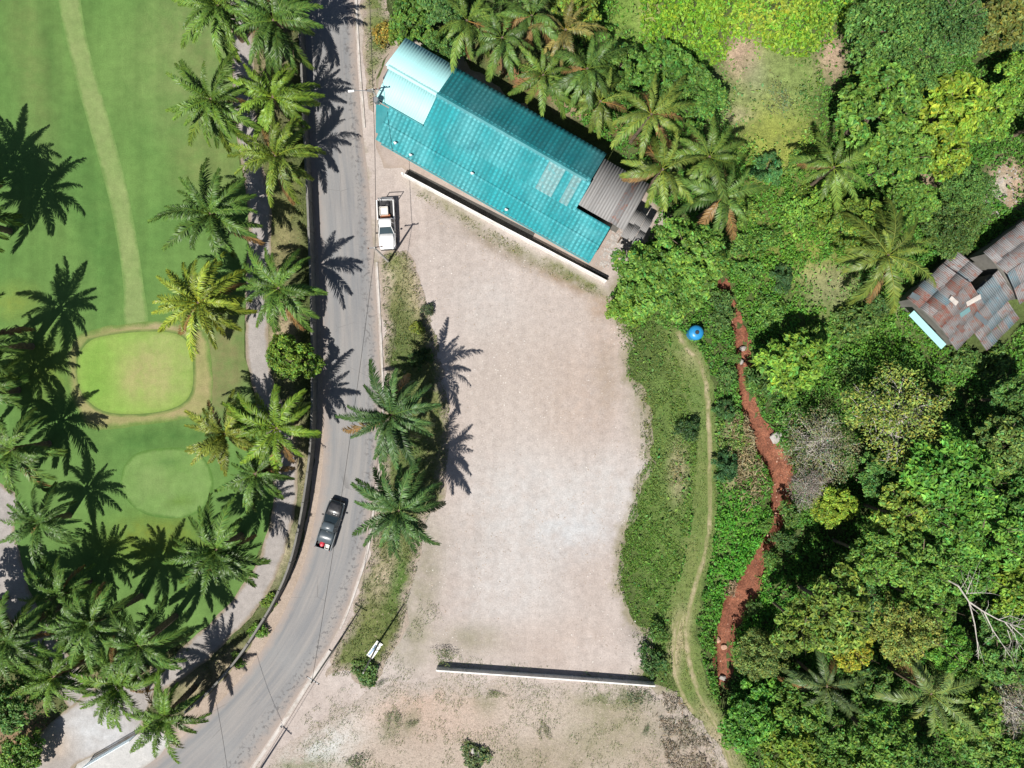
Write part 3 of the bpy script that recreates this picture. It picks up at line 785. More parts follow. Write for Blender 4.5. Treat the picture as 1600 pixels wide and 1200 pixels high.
def trunk_mesh(seed, h, r0, r1, lumpy=.12, bend=0.0):
    r = random.Random(seed); mb = MB(); n = 10
    k = max(6, int(h/.28)); rings = []
    for i in range(k+1):
        t = i/k; z = -.25+(h+.25)*t; rad = r0+(r1-r0)*t
        off_ = rad*lumpy*(1 if i % 2 else -.6)
        cx = bend*t*t
        rings.append([(cx+(rad+off_*(1 if (j+i) % 2 else .3))*math.cos(2*math.pi*j/n), (rad+off_*(1 if (j+i) % 2 else .3))*math.sin(2*math.pi*j/n), z) for j in range(n)])
    mb.loft(rings)
    return mb.mesh('trunk', M['palmtrunk'])

def palm(kind, px, py, h, r, label, group, col, n=None, seed=0, dead=4):
    rr = random.Random(seed*91+int(px)*3+int(py))
    x, y = P(px, py, h)
    name = 'oil_palm' if kind == 'oil' else 'coconut_palm'
    e = empty(name, (x, y, 0), rr.uniform(0, 6.28), label, 'palm', group)
    e.rotation_euler = (rr.uniform(-.06, .06), rr.uniform(-.06, .06), e.rotation_euler.z)
    mobj('trunk', trunk_mesh(seed, h, .33 if kind == 'oil' else .20, .30 if kind == 'oil' else .13, .16 if kind == 'oil' else .05), e)
    lib = OIL if kind == 'oil' else COCO
    ks = sorted(lib, reverse=True)
    n = n or (36 if kind == 'oil' else 22)
    L = 4.4 if kind == 'oil' else 4.6
    sc0 = (.88 if kind == 'oil' else .94)*r/(L*.86)
    pw = rr.uniform(.65, 1.0)
    for i in range(n):
        q = i/(n-1)
        want = ks[0]+(ks[-1]-ks[0])*(q**pw)+rr.uniform(-16, 16)
        el = min(ks, key=lambda a: abs(a-want))
        s = sc0*rr.uniform(.74, 1.16)*(.72+.28*min(1, q*3))
        g = rr.uniform(.65, 1.35); old = max(0, q-.75)*1.6*rr.random()
        c = (col[0]*g*(1+old), col[1]*g*(1+.1*old), col[2]*g)
        if i >= n-dead and rr.random() < .5: c = (.20, .13, .055)
        if i > 6 and rr.random() < .12: continue
        a = i*2.39996+rr.uniform(-.42, .42)
        mobj('frond', rr.choice(lib[el]), e, (.16*math.cos(a), .16*math.sin(a), h+.12-.25*q), (rr.uniform(-.4, .4), rr.uniform(-.08, .08), a), (s, s*rr.uniform(.9, 1.08), s), c)
    return e

# ------------------------------------------------------------------ oil palms of the golf course and the road verge
G1, G2, G3, GY = (.088, .165, .026), (.074, .145, .028), (.125, .215, .026), (.18, .24, .03)
OIL_AT = [
 (335, 6, 7.0, 4.6, 'oil palm at the top edge of the photo, on the fairway side of its row', G1),
 (424, 26, 7.0, 4.6, 'oil palm at the top edge of the photo, nearest the road there', G2),
 (330, 150, 6.4, 4.6, 'oil palm leaning out over the fairway, second down from the top edge', G1),
 (424, 148, 6.0, 4.2, 'yellowish green oil palm between the road wall and the second fairway palm', G3),
 (432, 248, 6.2, 4.4, 'bright yellow green oil palm beside the wall, level with the middle turquoise roof', (.13, .195, .028)),
 (328, 332, 6.4, 5.0, 'large dark oil palm beside the fairway, above the yellow palm', G2),
 (307, 476, 6.0, 5.0, 'yellow fronded oil palm at the upper right corner of the putting green', GY),
 (442, 447, 6.4, 4.5, 'green oil palm by the wall, across the road just below the white pickup', (.085, .165, .03)),
 (428, 664, 6.6, 4.8, 'bright green oil palm over the cart path, right below the round leafy tree', G3),
 (348, 674, 6.0, 4.0, 'yellowish oil palm touching the lower right corner of the putting green fringe', (.15, .19, .03)),
 (338, 858, 6.2, 4.7, 'oil palm on the lower right edge of the practice green lawn', G2),
 (214, 1004, 7.6, 4.2, 'oil palm in dark shade at the lower end of the fairway', G2),
 (188, 1074, 4.8, 4.2, 'oil palm above the pale blue entrance gate, middle one of the three bottom palms', G1),
 (260, 1116, 6.0, 4.5, 'oil palm at the road bend beside the white entrance apron', G1),
 (88, 1060, 4.8, 4.3, 'lowest oil palm on the left hand cart path', G1),
 (96, 928, 4.6, 4.0, 'oil palm standing beside the left cart path, below the pale bend of that path', G2),
 (150, 972, 8.0, 4.1, 'dark oil palm between the left cart path and the shaded tip of the fairway', G2),
 (58, 820, 5.0, 4.0, 'oil palm on the inner side of the pale left path', (.08, .16, .035)),
 (24, 700, 5.0, 4.8, 'bright oil palm at the left edge of the photo, level with the practice green', (.09, .165, .032)),
 (-41, 534, 8.0, 4.6, 'oil palm cut by the left edge of the photo, left of the putting green', G2),
 (-80, 332, 8.0, 5.0, 'oil palm beyond the left edge that throws its shadow on the upper fairway', G2),
 (-119, 268, 8.0, 4.8, 'uppermost oil palm of the left row, outside the picture', G2),
 (-30, 610, 5.2, 4.6, 'oil palm beyond the left edge, between the two left cart path palms', G2),
 (8, 990, 7.8, 4.6, 'oil palm at the left edge over the shaded bend of the left path', G2),
 (396, 742, 5.2, 3.6, 'short oil palm by the cart path, right of the practice green', G2),
 (617, 650, 8.6, 4.9, 'tall dark oil palm on the road verge, upper of two beside the dirt lot', (.062, .125, .038)),
 (620, 806, 8.6, 4.8, 'tall oil palm on the road verge beside the black pickup, the lower of two', (.062, .128, .036)),
]
for i, a in enumerate(OIL_AT):
    palm('oil', a[0], a[1], a[2], a[3], a[4], 'oil palms along the golf course and road', a[5], seed=i+1)

# ------------------------------------------------------------------ coconut palms
K1, K2, K3 = (.098, .165, .030), (.078, .145, .030), (.125, .18, .034)
COCO_AT = [
 (728, 36, 7.5, 3.9, 'coconut palm nearest the road in the row behind the long turquoise roof', K1),
 (786, 62, 7.0, 3.8, 'second coconut palm from the road behind the turquoise roof', K2),
 (884, 50, 7.0, 3.4, 'coconut palm with orange brown heart at the top of the row behind the roof', (.17, .16, .05)),
 (850, 112, 6.5, 3.5, 'coconut palm over the bare red soil strip, middle of the row behind the roof', K1),
 (915, 116, 7.5, 3.8, 'upright green coconut palm in the middle of the row behind the roof', K2),
 (830, 22, 7.0, 3.4, 'coconut palm at the top edge of the photo above the turquoise roof', K2),
 (940, 158, 6.0, 3.3, 'small coconut palm close to the roof edge where the red soil shows', K3),
 (1008, 176, 8.0, 4.0, 'pale fronded coconut palm above the old grey roof', K3),
 (1036, 258, 8.0, 4.2, 'coconut palm hanging over the corner of the old grey roof', K3),
 (1104, 246, 8.0, 4.2, 'coconut palm at the right end of the row, upper of two side by side', K1),
 (1122, 312, 7.6, 4.0, 'lower coconut palm at the right end of the row, above the big green tree', K2),
 (1310, 262, 7.0, 3.6, 'lone coconut palm between the dry clearing and the rusty house', K1),
 (1388, 402, 7.5, 4.8, 'wide spreading coconut palm left of the rusty house', K3),
 (1452, 1092, 8.0, 4.6, 'palm with long pale fronds in the lower right forest', (.12, .18, .05)),
 (1290, 1076, 7.0, 3.6, 'half shaded palm in the dark forest gap right of the red creek', (.075, .12, .04)),
]
for i, a in enumerate(COCO_AT):
    palm('coco', a[0], a[1], a[2], a[3], a[4], 'coconut palms among the trees', a[5], n=19 if i != 12 else 24, seed=i+40)

# ------------------------------------------------------------------ broadleaf trees and shrubs
_tc = {}
def tree(kind, px, py, rpx, h, label, col, cat='tree', group=None, name=None, sq=1.0, zs=1.0):
    """crown centred where the photo shows it, its top near height h"""
    lib = KIND[kind]; k = _tc.get(kind, 0); _tc[kind] = k+1
    me, tr, R0 = lib[k % len(lib)]
    rr = random.Random(px*7+py)
    hc = h*.72
    x, y = P(px, py, hc)
    R = rpx*S*(H-hc)/H
    s = R/R0
    e = empty(name or ('shrub' if cat == 'shrub' else 'tree'), (x, y, 0), rr.uniform(0, 6.28), label, cat, group)
    zc = max(.1, h-.62*R0*s*zs*1.05)
    if zc < .2: zs *= h/(.62*R0*s*zs+.2)*.95; zc = .12
    g = rr.uniform(.92, 1.08)
    mobj('crown', me, e, (0, 0, zc), (0, 0, 0), (s, s*sq, s*zs), tuple(c*g for c in col))
    mobj('trunk', tr, e, (0, 0, zc), (0, 0, 0), (s, s, max(.02, zc/5.0)))
    return e
T1, T2, T3, T4, T5, T6 = (.115, .225, .036), (.092, .19, .040), (.15, .275, .036), (.08, .168, .042), (.19, .285, .03), (.125, .205, .046)
LIME, GREY = (.155, .275, .025), (.17, .20, .11)
TREES = [
 ('broad', 1012, 440, 58, 7.0, 'dense green tree overhanging the end of the white wall', T1),
 ('broad', 1082, 396, 60, 8.5, 'broad dense tree right of the grey rubble at the old shed', T1),
 ('broad', 1050, 446, 54, 7.0, 'dense green tree just above the blue water tank', T1),
 ('broad', 985, 480, 36, 4.0, 'low leafy tree at the upper right corner of the dirt lot', T3),
 ('fine', 1388, 44, 74, 9.0, 'large dark green tree at the top edge right of the lime green thicket', T2),
 ('fine', 1478, 36, 62, 9.5, 'dark tree at the top edge, second from the upper right corner', T4),
 ('fine', 1440, 96, 50, 8.0, 'small crowned dark tree beneath the two big top edge trees', T2),
 ('broad', 1370, 172, 78, 9.0, 'big mid green tree bordering the dry clearing on its right', T1),
 ('broad', 1402, 246, 56, 8.0, 'green tree right of the lone coconut palm', T1),
 ('bold', 1490, 166, 62, 7.5, 'yellow green tree with pale leaves left of the upper right gap', T5),
 ('bold', 1466, 238, 46, 6.5, 'bright yellow green tree above the pale stone patch near the house', T5),
 ('broad', 1540, 180, 50, 7.0, 'light green tree at the right edge above the curved dirt path', T3),
 ('bold', 1556, 40, 52, 6.0, 'brownish green tree in the upper right corner', (.13, .155, .035)),
 ('broad', 1590, 120, 42, 7.0, 'green tree cut by the right edge below the upper right corner', T3),
 ('fine', 1512, 296, 44, 5.5, 'round dark shrubby tree left of the curved dirt path', T2),
 ('fine', 1494, 352, 48, 4.5, 'low dark green tree against the north side of the rusty house', (.075, .135, .03)),
 ('broad', 1340, 352, 52, 6.0, 'lime tinged leafy tree behind the wide coconut palm', (.13, .21, .03)),
 ('broad', 1290, 318, 34, 4.0, 'small leafy tree left of the wide coconut palm', T3),
 ('broad', 1422, 316, 44, 6.0, 'leafy tree above the wide coconut palm crown', T1),
 ('bold', 1238, 566, 56, 6.5, 'leafy tree right of the narrow upper creek, with its shadow behind', T3),
 ('star', 1206, 590, 40, 3.5, 'cluster of narrow leaved plants on the creek bank', (.085, .17, .035)),
 ('sparse', 1412, 652, 90, 9.0, 'large yellow green tree with bare pale branches showing through', (.20, .265, .055)),
 ('bare', 1284, 694, 60, 6.0, 'greyish thin leaved tree right of the red creek', (.135, .175, .07)),
 ('bare', 1262, 756, 36, 5.0, 'small grey nearly leafless tree overhanging the creek bend', (.17, .18, .12)),
 ('broad', 1300, 790, 36, 5.0, 'bright small tree by the deep shadow right of the creek bend', T5),
 ('broad', 1478, 742, 78, 11.0, 'tall bright green tree below the big yellow green one', (0.105, 0.252, 0.035)),
 ('bold', 1400, 806, 50, 9.0, 'pale green tree between the deep shadow and the tall bright tree', (0.168, 0.259, 0.04)),
 ('broad', 1560, 694, 52, 9.0, 'green tree near the right edge, right of the big yellow green one', T6),
 ('broad', 1580, 626, 44, 7.0, 'dark tree at the right edge above the mid forest', T2),
 ('broad', 1584, 796, 56, 10.0, 'tree cut by the right edge at mid height of the forest', (0.0982, 0.23, 0.04)),
 ('broad', 1520, 826, 68, 11.0, 'broad green tree in the middle of the lower right forest', (0.105, 0.237, 0.035)),
 ('broad', 1424, 876, 60, 10.5, 'tall green tree under the pale green one', T1),
 ('broad', 1352, 868, 48, 9.5, 'mid green tree at the right border of the large black shadow', T1),
 ('broad', 1590, 900, 60, 10.0, 'yellow green tree at the right edge above the dead branches', (0.154, 0.259, 0.03)),
 ('broad', 1500, 890, 44, 9.5, 'green tree directly above the dead bare branches', (0.0982, 0.223, 0.032)),
 ('fine', 1408, 978, 58, 9.5, 'brownish fine leaved tree left of the dead branches', (0.19, 0.237, 0.05)),
 ('broad', 1462, 1000, 44, 9.0, 'bright green tree at the foot of the dead branches', (0.0982, 0.237, 0.03)),
 ('bold', 1300, 952, 58, 10.5, 'olive leafy tree below the large black shadow', (0.154, 0.237, 0.04)),
 ('bold', 1246, 972, 46, 9.0, 'leafy tree on the lower creek bank opposite the bend of the track', (0.14, 0.216, 0.035)),
 ('broad', 1334, 930, 40, 8.0, 'bluish green small tree among the forest near the brown gap', (0.0982, 0.216, 0.055)),
 ('bold', 1326, 1010, 34, 7.5, 'yellowish leaved small tree above the dark forest gap', (0.267, 0.287, 0.03)),
 ('fine', 1192, 1024, 46, 5.0, 'greyish green bush tree beside the last pool of the red creek', (0.14, 0.201, 0.05)),
 ('broad', 1186, 1118, 60, 5.5, 'glossy green bush tree at the lower end of the creek', (0.0842, 0.216, 0.03)),
 ('broad', 1250, 1100, 52, 7.0, 'dark leafy tree between the creek end and the forest gap', T1),
 ('bold', 1232, 1170, 56, 7.0, 'yellow flecked leafy tree at the bottom edge right of the track', (0.147, 0.237, 0.032)),
 ('broad', 1372, 1160, 60, 8.5, 'green tree at the bottom edge in the middle of the forest', T1),
 ('bold', 1500, 1106, 56, 8.5, 'pale green tree right of the long fronded forest palm', (0.14, 0.237, 0.04)),
 ('bare', 1578, 1106, 58, 8.0, 'grey leafless twiggy tree at the lower right edge', (0.224, 0.259, 0.13)),
 ('broad', 1556, 1020, 46, 8.0, 'dark tree under the fan of dead branches', T2),
 ('broad', 1500, 1052, 38, 7.0, 'dark small tree between the dead branches and the forest palm', T1),
 ('broad', 1580, 1186, 48, 8.0, 'tree in the lower right corner', T1),
 ('broad', 1310, 1190, 44, 7.0, 'dark tree at the bottom edge left of the forest centre', T1),
 ('broad', 1440, 1210, 40, 6.0, 'shaded tree cut by the bottom edge in the forest', T2),
 ('broad', 1462, 680, 40, 6.0, 'green tree half shaded between the yellow green tree and the tall bright one', (.10, .21, .04)),
 ('broad', 1376, 742, 40, 6.0, 'low green tree in the shadow below the yellow green tree', (.085, .19, .04)),
 ('bold', 1350, 1060, 44, 6.0, 'low green tree beside the dark forest gap, left of the long fronded palm', (.10, .19, .04)),
 ('broad', 1284, 1140, 40, 6.0, 'green tree above the bottom edge left of the half shaded palm', (.10, .20, .035)),
 ('broad', 1560, 960, 44, 8.0, 'green tree behind the upper fan of dead branches', (.09, .20, .035)),
 ('bold', 1540, 760, 40, 8.0, 'green tree filling the gap left of the right edge at mid forest', (.11, .21, .04)),
 ('broad', 1446, 800, 44, 9.0, 'green tree between the pale green tree and the broad middle one', (.10, .22, .035)),
 ('broad', 1440, 940, 44, 9.0, 'bright green tree left above the dead branches', (.11, .22, .035)),
 ('bold', 1530, 1150, 46, 7.0, 'green tree above the bottom edge left of the grey leafless tree', (.11, .20, .04)),
 ('broad', 1640, 1000, 60, 9.0, 'forest tree outside the right edge, level with the dead branches', T2),
 ('broad', 1650, 720, 60, 9.0, 'forest tree outside the right edge, level with the yellow green tree', T2),
 ('fine', 1648, 180, 60, 8.0, 'forest tree outside the right edge, level with the dry clearing', T1),
 ('broad', -60, 1060, 70, 9.0, 'tall tree outside the left edge that shades the lower end of the left path', T2),
 ('broad', -50, 960, 50, 7.5, 'tree outside the left edge beside the shaded bend of the left path', T2),
 ('broad', 456, 560, 44, 4.2, 'round bright green leafy tree between the wall and the cart path', (.115, .20, .026)),
 ('broad', 18, 1102, 42, 4.5, 'dark leafy tree in the lower left corner above the red soil', T2),
 ('broad', 28, 1188, 40, 3.5, 'leafy tree at the very bottom left corner', T1),
 ('bold', 640, 22, 40, 4.5, 'bright green leafy tree at the top edge right of the road', (.09, .18, .03)),
 ('broad', 690, 76, 34, 4.0, 'dark green tree squeezed against the back of the turquoise roof', T2),
 ('bold', 626, 52, 22, 3.0, 'small bright tree at the pale corner of the turquoise roof', (.12, .20, .03)),
 ('broad', 690, 10, 40, 5.0, 'shaded green tree behind the coconut palm nearest the road', T4),
 ('broad', 960, 110, 46, 5.0, 'green tree between the coconut row and the lime green thicket', (.085, .17, .03)),
 ('bold', 1040, 118, 56, 6.0, 'mid green tree below the lime green thicket', (.085, .185, .03)),
 ('broad', 1088, 150, 50, 6.0, 'mid green tree left of the dry clearing', (.085, .175, .03)),
 ('broad', 900, 8, 46, 5.0, 'yellow green tree at the top edge above the coconut row', (.14, .21, .03)),
]
for i, a in enumerate(TREES):
    tree(a[0], a[1], a[2], a[3], a[4], a[5], a[6], group='broadleaf trees of the site', name='broadleaf_tree', sq=random.Random(i).uniform(.85, 1.15))

SHRUBS = [
 ('shrub', 1166, 330, 24, 1.8, 'yellow green bush below the right end of the coconut row', (.13, .22, .035)),
 ('shrub', 1196, 372, 26, 1.8, 'bush in the overgrown field between the big green tree and the wide coconut palm', (.10, .21, .035)),
 ('shrub', 1246, 336, 24, 1.7, 'light green bush in the field below the lone coconut palm', (.12, .24, .035)),
 ('shrub', 1172, 424, 22, 1.6, 'bush right of the creek head under the big green tree', (.09, .20, .035)),
 ('shrub', 1208, 486, 24, 1.6, 'low bush right of the upper creek above the leafy bank tree', (.10, .21, .035)),
 ('shrub', 1276, 526, 26, 1.7, 'bush between the leafy bank tree and the tan bare patch', (.11, .21, .035)),
 ('shrub', 1340, 500, 30, 2.2, 'dull green bush shaded by the wide coconut palm', (.09, .16, .035)),
 ('shrub', 1370, 476, 26, 2.0, 'dark bush left of the rusty house under the wide palm', (.075, .14, .035)),
 ('shrub', 1330, 580, 26, 1.8, 'bush above the big yellow green tree on its left', (.09, .19, .035)),
 ('shrub', 1420, 560, 28, 1.7, 'bush in the bright grass between the house and the big yellow green tree', (.10, .23, .035)),
 ('shrub', 1240, 640, 26, 1.8, 'bush left of the greyish thin leaved tree', (.09, .20, .035)),
 ('shrub', 1150, 380, 20, 1.6, 'bush touching the right side of the big green tree', (.10, .20, .035)),
 ('shrub', 1250, 250, 18, 1.2, 'small bush at the lower end of the dry clearing', (.12, .22, .04)),
 ('shrub', 602, 48, 22, 1.6, 'orange yellow leaved shrub by the road at the pale roof corner', (.26, .21, .04)),
 ('shrub', 402, 986, 14, .9, 'bright green shrub on the path side of the lower road wall', (.10, .21, .025)),
 ('shrub', 421, 940, 13, .8, 'light green shrub against the curving road wall', (.13, .21, .03)),
 ('shrub', 370, 1034, 13, .9, 'lowest green shrub along the curving road wall', (.10, .19, .03)),
 ('shrub', 1028, 990, 18, 1.4, 'dark green shrub between the lot corner and the track', (.075, .15, .03)),
 ('shrub', 1020, 1036, 22, 1.5, 'dark shrub at the right end of the low white wall', (.055, .12, .03)),
 ('shrub', 1076, 672, 18, 1.6, 'dark round shrub alone in the grass beside the track', (.035, .075, .022)),
 ('tuft', 772, 1086, 14, 0.42, 'small shrub on the rough ground below the low white wall', (.11, .15, .04)),
 ('tuft', 616, 1122, 11, 0.36, 'small dull shrub on the rough ground, left one of a pair', (.12, .15, .06)),
 ('tuft', 644, 1132, 12, 0.36, 'small dull shrub on the rough ground, right one of a pair', (.12, .155, .06)),
 ('shrub', 570, 1052, 22, 1.0, 'green shrub at the lower tip of the road verge', (.075, .14, .035)),
 ('tuft', 594, 1070, 9, .6, 'tiny round shrub right of the lower verge tip', (.07, .12, .04)),
 ('tuft', 694, 1026, 12, 1.0, 'leafy sprig growing over the left end of the low white wall', (.11, .15, .045)),
 ('shrub', 744, 1186, 24, .8, 'shrub around a grey stone at the bottom edge of the rough ground', (.09, .13, .045)),
 ('tuft', 558, 1192, 14, .8, 'shrub cut by the bottom edge left of the grey stone', (.08, .12, .045)),
 ('shrub', 668, 484, 10, .8, 'dark shrub on the lot side of the verge below the white pickup', (.06, .085, .04)),
 ('shrub', 652, 512, 12, .8, 'yellow green shrub in the middle of the verge', (.15, .19, .03)),
 ('tuft', 1000, 1090, 16, .8, 'dull shrub below the right end of the low white wall', (.08, .11, .05)),
 ('tuft', 850, 1144, 10, 0.30, 'small olive shrub on the bare ground below the middle of the low wall', (.13, .14, .06)),
 ('tuft', 1010, 1142, 10, 0.30, 'little green shrub in the dry brush left of the track', (.07, .12, .045)),
 ('tuft', 1220, 150, 20, .7, 'greyish low weed in the middle of the dry clearing', (.15, .18, .08)),
 ('shrub', 1508, 560, 26, 1.6, 'leafy shrub below the pale blue panel of the rusty house', (.085, .16, .035)),
 ('shrub', 1560, 566, 30, 1.6, 'green shrub at the lower corner of the rusty house', (.09, .17, .035)),
 ('shrub', 1136, 590, 16, 1.2, 'shrub on the left bank of the upper creek', (.085, .17, .04)),
 ('shrub', 1128, 500, 22, 1.4, 'shrub right of the blue water tank', (.085, .165, .04)),
 ('shrub', 1270, 300, 26, 1.5, 'yellow green shrub left below the lone coconut palm', (.13, .21, .03)),
 ('shrub', 1130, 470, 20, 1.6, 'shrub where the creek comes out from under the trees', (.07, .14, .035)),
 ('shrub', 1236, 800, 22, 2.4, 'leafy bush overhanging the right bank of the creek below its bend', (.08, .15, .03)),
 ('shrub', 1226, 846, 20, 2.4, 'dark bush overhanging the narrow dark stretch of the creek', (.06, .12, .03)),
 ('shrub', 1206, 876, 15, 1.6, 'bush on the right bank where the creek widens again', (.08, .16, .03)),
 ('shrub', 1196, 822, 11, 1.2, 'bush on the left bank of the narrow dark stretch of the creek', (.09, .19, .03)),
 ('shrub', 1150, 560, 9, .9, 'small bush leaning over the narrow upper creek', (.09, .18, .035)),
 ('shrub', 1176, 604, 12, 1.0, 'bush on the right bank of the upper creek by the narrow leaved plants', (.09, .19, .035)),
 ('shrub', 1176, 950, 13, 1.3, 'dark bush on the right bank of the wide lower creek', (.07, .14, .03)),
 ('star', 1134, 640, 20, 1.5, 'dark plant with narrow leaves between track and red creek', (.055, .125, .035)),
 ('star', 1136, 728, 26, 1.8, 'dark star shaped plant beside the pale brush heap', (.05, .125, .04)),
 ('star', 1200, 262, 28, 2.4, 'narrow leaved bright plant below the dry clearing', (.07, .18, .05)),
 ('star', 1224, 434, 24, 1.8, 'dark star shaped plant in the grass left of the wide coconut palm', (.06, .13, .04)),
 ('star', 1596, 62, 24, 2.0, 'long leaved plant at the right edge near the upper right corner', (.09, .17, .05)),
 ('star', 655, 560, 22, 1.6, 'dark leaved plant at the edge of the dirt lot above the upper verge palm', (.06, .11, .03)),
]
for i, a in enumerate(SHRUBS):
    tree(a[0], a[1], a[2], a[3], a[4], a[5], a[6], cat='shrub', group='shrubs and low plants', name='shrub', sq=random.Random(i+50).uniform(.8, 1.25) if a[0] != 'tuft' else random.Random(i+50).choice((.55, 1.7)))

# dead tree with bare forked branches
def dead_tree():
    r = random.Random(5); h0 = 9.5
    b = P3(1496, 905, 7.0)
    e = empty('dead_tree', (P(1470, 880, 0)[0], P(1470, 880, 0)[1], 0), 0, 'dead grey tree with long bare forked branches reaching to the right edge', 'tree')
    o = Vector(e.location)
    pt = lambda x, y, h: Vector(P3(x, y, h))-o
    mb = MB()
    mb.tube([(0, 0, -.3), (.3, -.2, 4), pt(1462, 897, 8), pt(1497, 915, 9.6)], [.30, .24, .15, .10], 8)
    mb.obj('trunk', M['palebark'], e)
    def br(pts, r0):
        m = MB(); n = len(pts)
        P_ = [pt(x, y, h) for x, y, h in pts]
        r0 *= .62
        m.tube(P_, [r0*(1-.75*i/(n-1)) for i in range(n)], 6)
        for _ in range(n*2):
            k = r.randrange(n-1); s = P_[k].lerp(P_[k+1], r.random())
            d = (P_[k+1]-P_[k]).normalized()*.6+Vector((r.gauss(0, .7), r.gauss(0, .7), r.uniform(-.4, .3)))
            m.tube([s, s+d*.6, s+d*1.1+Vector((r.gauss(0, .15), r.gauss(0, .15), 0))], [r0*.32, r0*.22, r0*.1], 4)
        m.obj('branch', M['palebark'], e)
    br([(1497, 915, 9.6), (1514, 940, 9.9), (1523, 975, 9.8), (1527, 1005, 9.4), (1529, 1030, 9)], .13)
    br([(1514, 940, 9.8), (1536, 955, 10.2), (1560, 968, 10.4), (1582, 976, 10.3), (1604, 984, 10), (1630, 1000, 9.5)], .13)
    br([(1538, 957, 10.1), (1552, 986, 10), (1566, 1006, 9.8), (1577, 1024, 9.4)], .10)
    br([(1510, 928, 9.7), (1516, 912, 10.2), (1520, 903, 10.4)], .08)
    br([(1512, 927, 9.7), (1530, 926, 10.2), (1550, 927, 10.3)], .08)
    br([(1570, 972, 10.3), (1585, 990, 10.2), (1592, 1012, 10)], .08)
    br([(1578, 976, 10.3), (1600, 996, 10.2), (1612, 1016, 10)], .08)
    br([(1560, 968, 10.4), (1578, 962, 10.7), (1602, 970, 10.6)], .07)
    br([(1574, 984, 10.2), (1580, 1002, 10.0), (1576, 1014, 9.9)], .06)
dead_tree()

# ------------------------------------------------------------------ ground cover nobody could count
def in_px(n, poly):
    x0 = min(p[0] for p in poly); x1 = max(p[0] for p in poly); y0 = min(p[1] for p in poly); y1 = max(p[1] for p in poly)
    X = R_.uniform(x0, x1, n); Y = R_.uniform(y0, y1, n)
    k = pip(X, Y, poly)
    return X[k], Y[k]
def cover(name, poly, dens, leaf, hgt, colf, label=None, keep=None, asp=.5, tilt=.5, clump=1.6, lift=.03, spread=.42):
    xs = [p[0] for p in poly]; ys = [p[1] for p in poly]
    area = (max(xs)-min(xs))*(max(ys)-min(ys))*S*S
    X, Y = in_px(int(area*dens), poly)
    x, y = (X-800)*S, (600-Y)*S
    n = fbm(x/clump, y/clump, 77, 4)
    n2 = fbm(x/.55, y/.55, 78, 2)
    k = R_.random(len(x)) < np.clip((n-.18)*2.6, .15, 1)*np.clip((n2-.24)*4.2, .06, 1)
    if keep is not None: k &= keep(X, Y, x, y)
    X, Y, x, y, n = X[k], Y[k], x[k], y[k], n[k]
    N = unit(np.stack([R_.normal(0, tilt, len(x)), R_.normal(0, tilt, len(x)), np.full(len(x), .8)], 1))
    L = leaf*R_.uniform(.55, 1.4, len(x))
    z = lift+hgt*np.clip((n-.3)*1.8, .05, 1)*R_.uniform(.25, 1.1, len(x))+L*np.sqrt(1-N[:, 2]**2)*.5
    z = z-.9*creek_cut(creek_d(x, y))*.8
    V, F = leaf_mesh_arrays(np.stack([x, y, z], 1), N, L, asp)
    base = colf(X, Y)
    col = leaf_tint(len(x), spread, .22)*base*1.22
    me = np_mesh(name, V, F, M['leaf'], col=np.repeat(col, 4, axis=0))
    o = mobj(name, me)
    return tag(o, kind='stuff', label=label)
def field(default, lst):
    def f(X, Y):
        c = blobs(X, Y, lst); a = c[:, 3:4]
        return np.array(default)*(1-a)+c[:, :3]*a
    return f
CREEK_PX = [(p[0], p[1]) for p in smooth_line([(a, b) for a, b, _ in CREEK], False, n=4)]
HOUSE_PX = [(1410, 470), (1480, 372), (1530, 400), (1610, 330), (1680, 400), (1680, 500), (1600, 500), (1550, 556), (1495, 560)]
TRACK = [(1046, 512), (1066, 518), (1092, 548), (1112, 590), (1118, 650), (1118, 800), (1110, 870), (1096, 925), (1086, 970), (1096, 1030), (1116, 1090), (1140, 1140), (1180, 1220), (1150, 1330), (1120, 1220), (1086, 1130), (1050, 1080), (1043, 1030), (1041, 980), (1048, 940), (1066, 890), (1082, 800), (1086, 700), (1074, 620), (1050, 570)]
LOTP = [(p[0], p[1]) for p in [(950, 470), (972, 505), (988, 540), (992, 580), (1012, 610), (1018, 650), (1018, 700), (1010, 750), (996, 800), (984, 838), (974, 880), (974, 930), (988, 962), (1008, 978), (1018, 1010), (1012, 1056)]]
CLEAR = [(1190, 150, 62, 70), (1220, 110, 70, 40), (1156, 86, 30, 38), (1300, 92, 26, 40), (1290, 440, 46, 26), (1575, 285, 34, 40), (1450, 285, 18, 14), (1300, 470, 40, 16), (985, 30, 32, 55), (1215, 215, 46, 50)]
MEADOW = [(944, 462), (960, 500), (976, 530), (978, 590), (1004, 630), (1008, 700), (998, 760), (984, 800), (970, 850), (964, 900), (976, 950), (996, 975), (1012, 1010), (1010, 1060), (1050, 1084), (1050, 1040), (1048, 940), (1070, 860), (1086, 760), (1090, 660), (1074, 600), (1046, 540), (1030, 490), (990, 462)]
def wild_keep(X, Y, x, y):
    k = (creek_d(x, y) > 1.08) & ~pip(X, Y, HOUSE_PX)
    p = np.ones(len(X))
    for cx, cy, rx, ry in CLEAR:
        q = ((X-cx)/rx)**2+((Y-cy)/ry)**2
        p *= 1-.93*np.exp(-q**2*.8)
    p[pip(X, Y, TRACK)] = 0
    p[pip(X, Y, MEADOW)] *= .06
    d = seg_dist(X, Y, [(1100, 590), (1109, 720), (1109, 800), (1103, 860), (1077, 950), (1076, 1030), (1104, 1110), (1150, 1220)])
    p[d < 5] *= .05
    return k & (R_.random(len(X)) < p)
wild_col = lambda X, Y: wild_c0(X, Y)*np.array([.84, 1.08, .85])
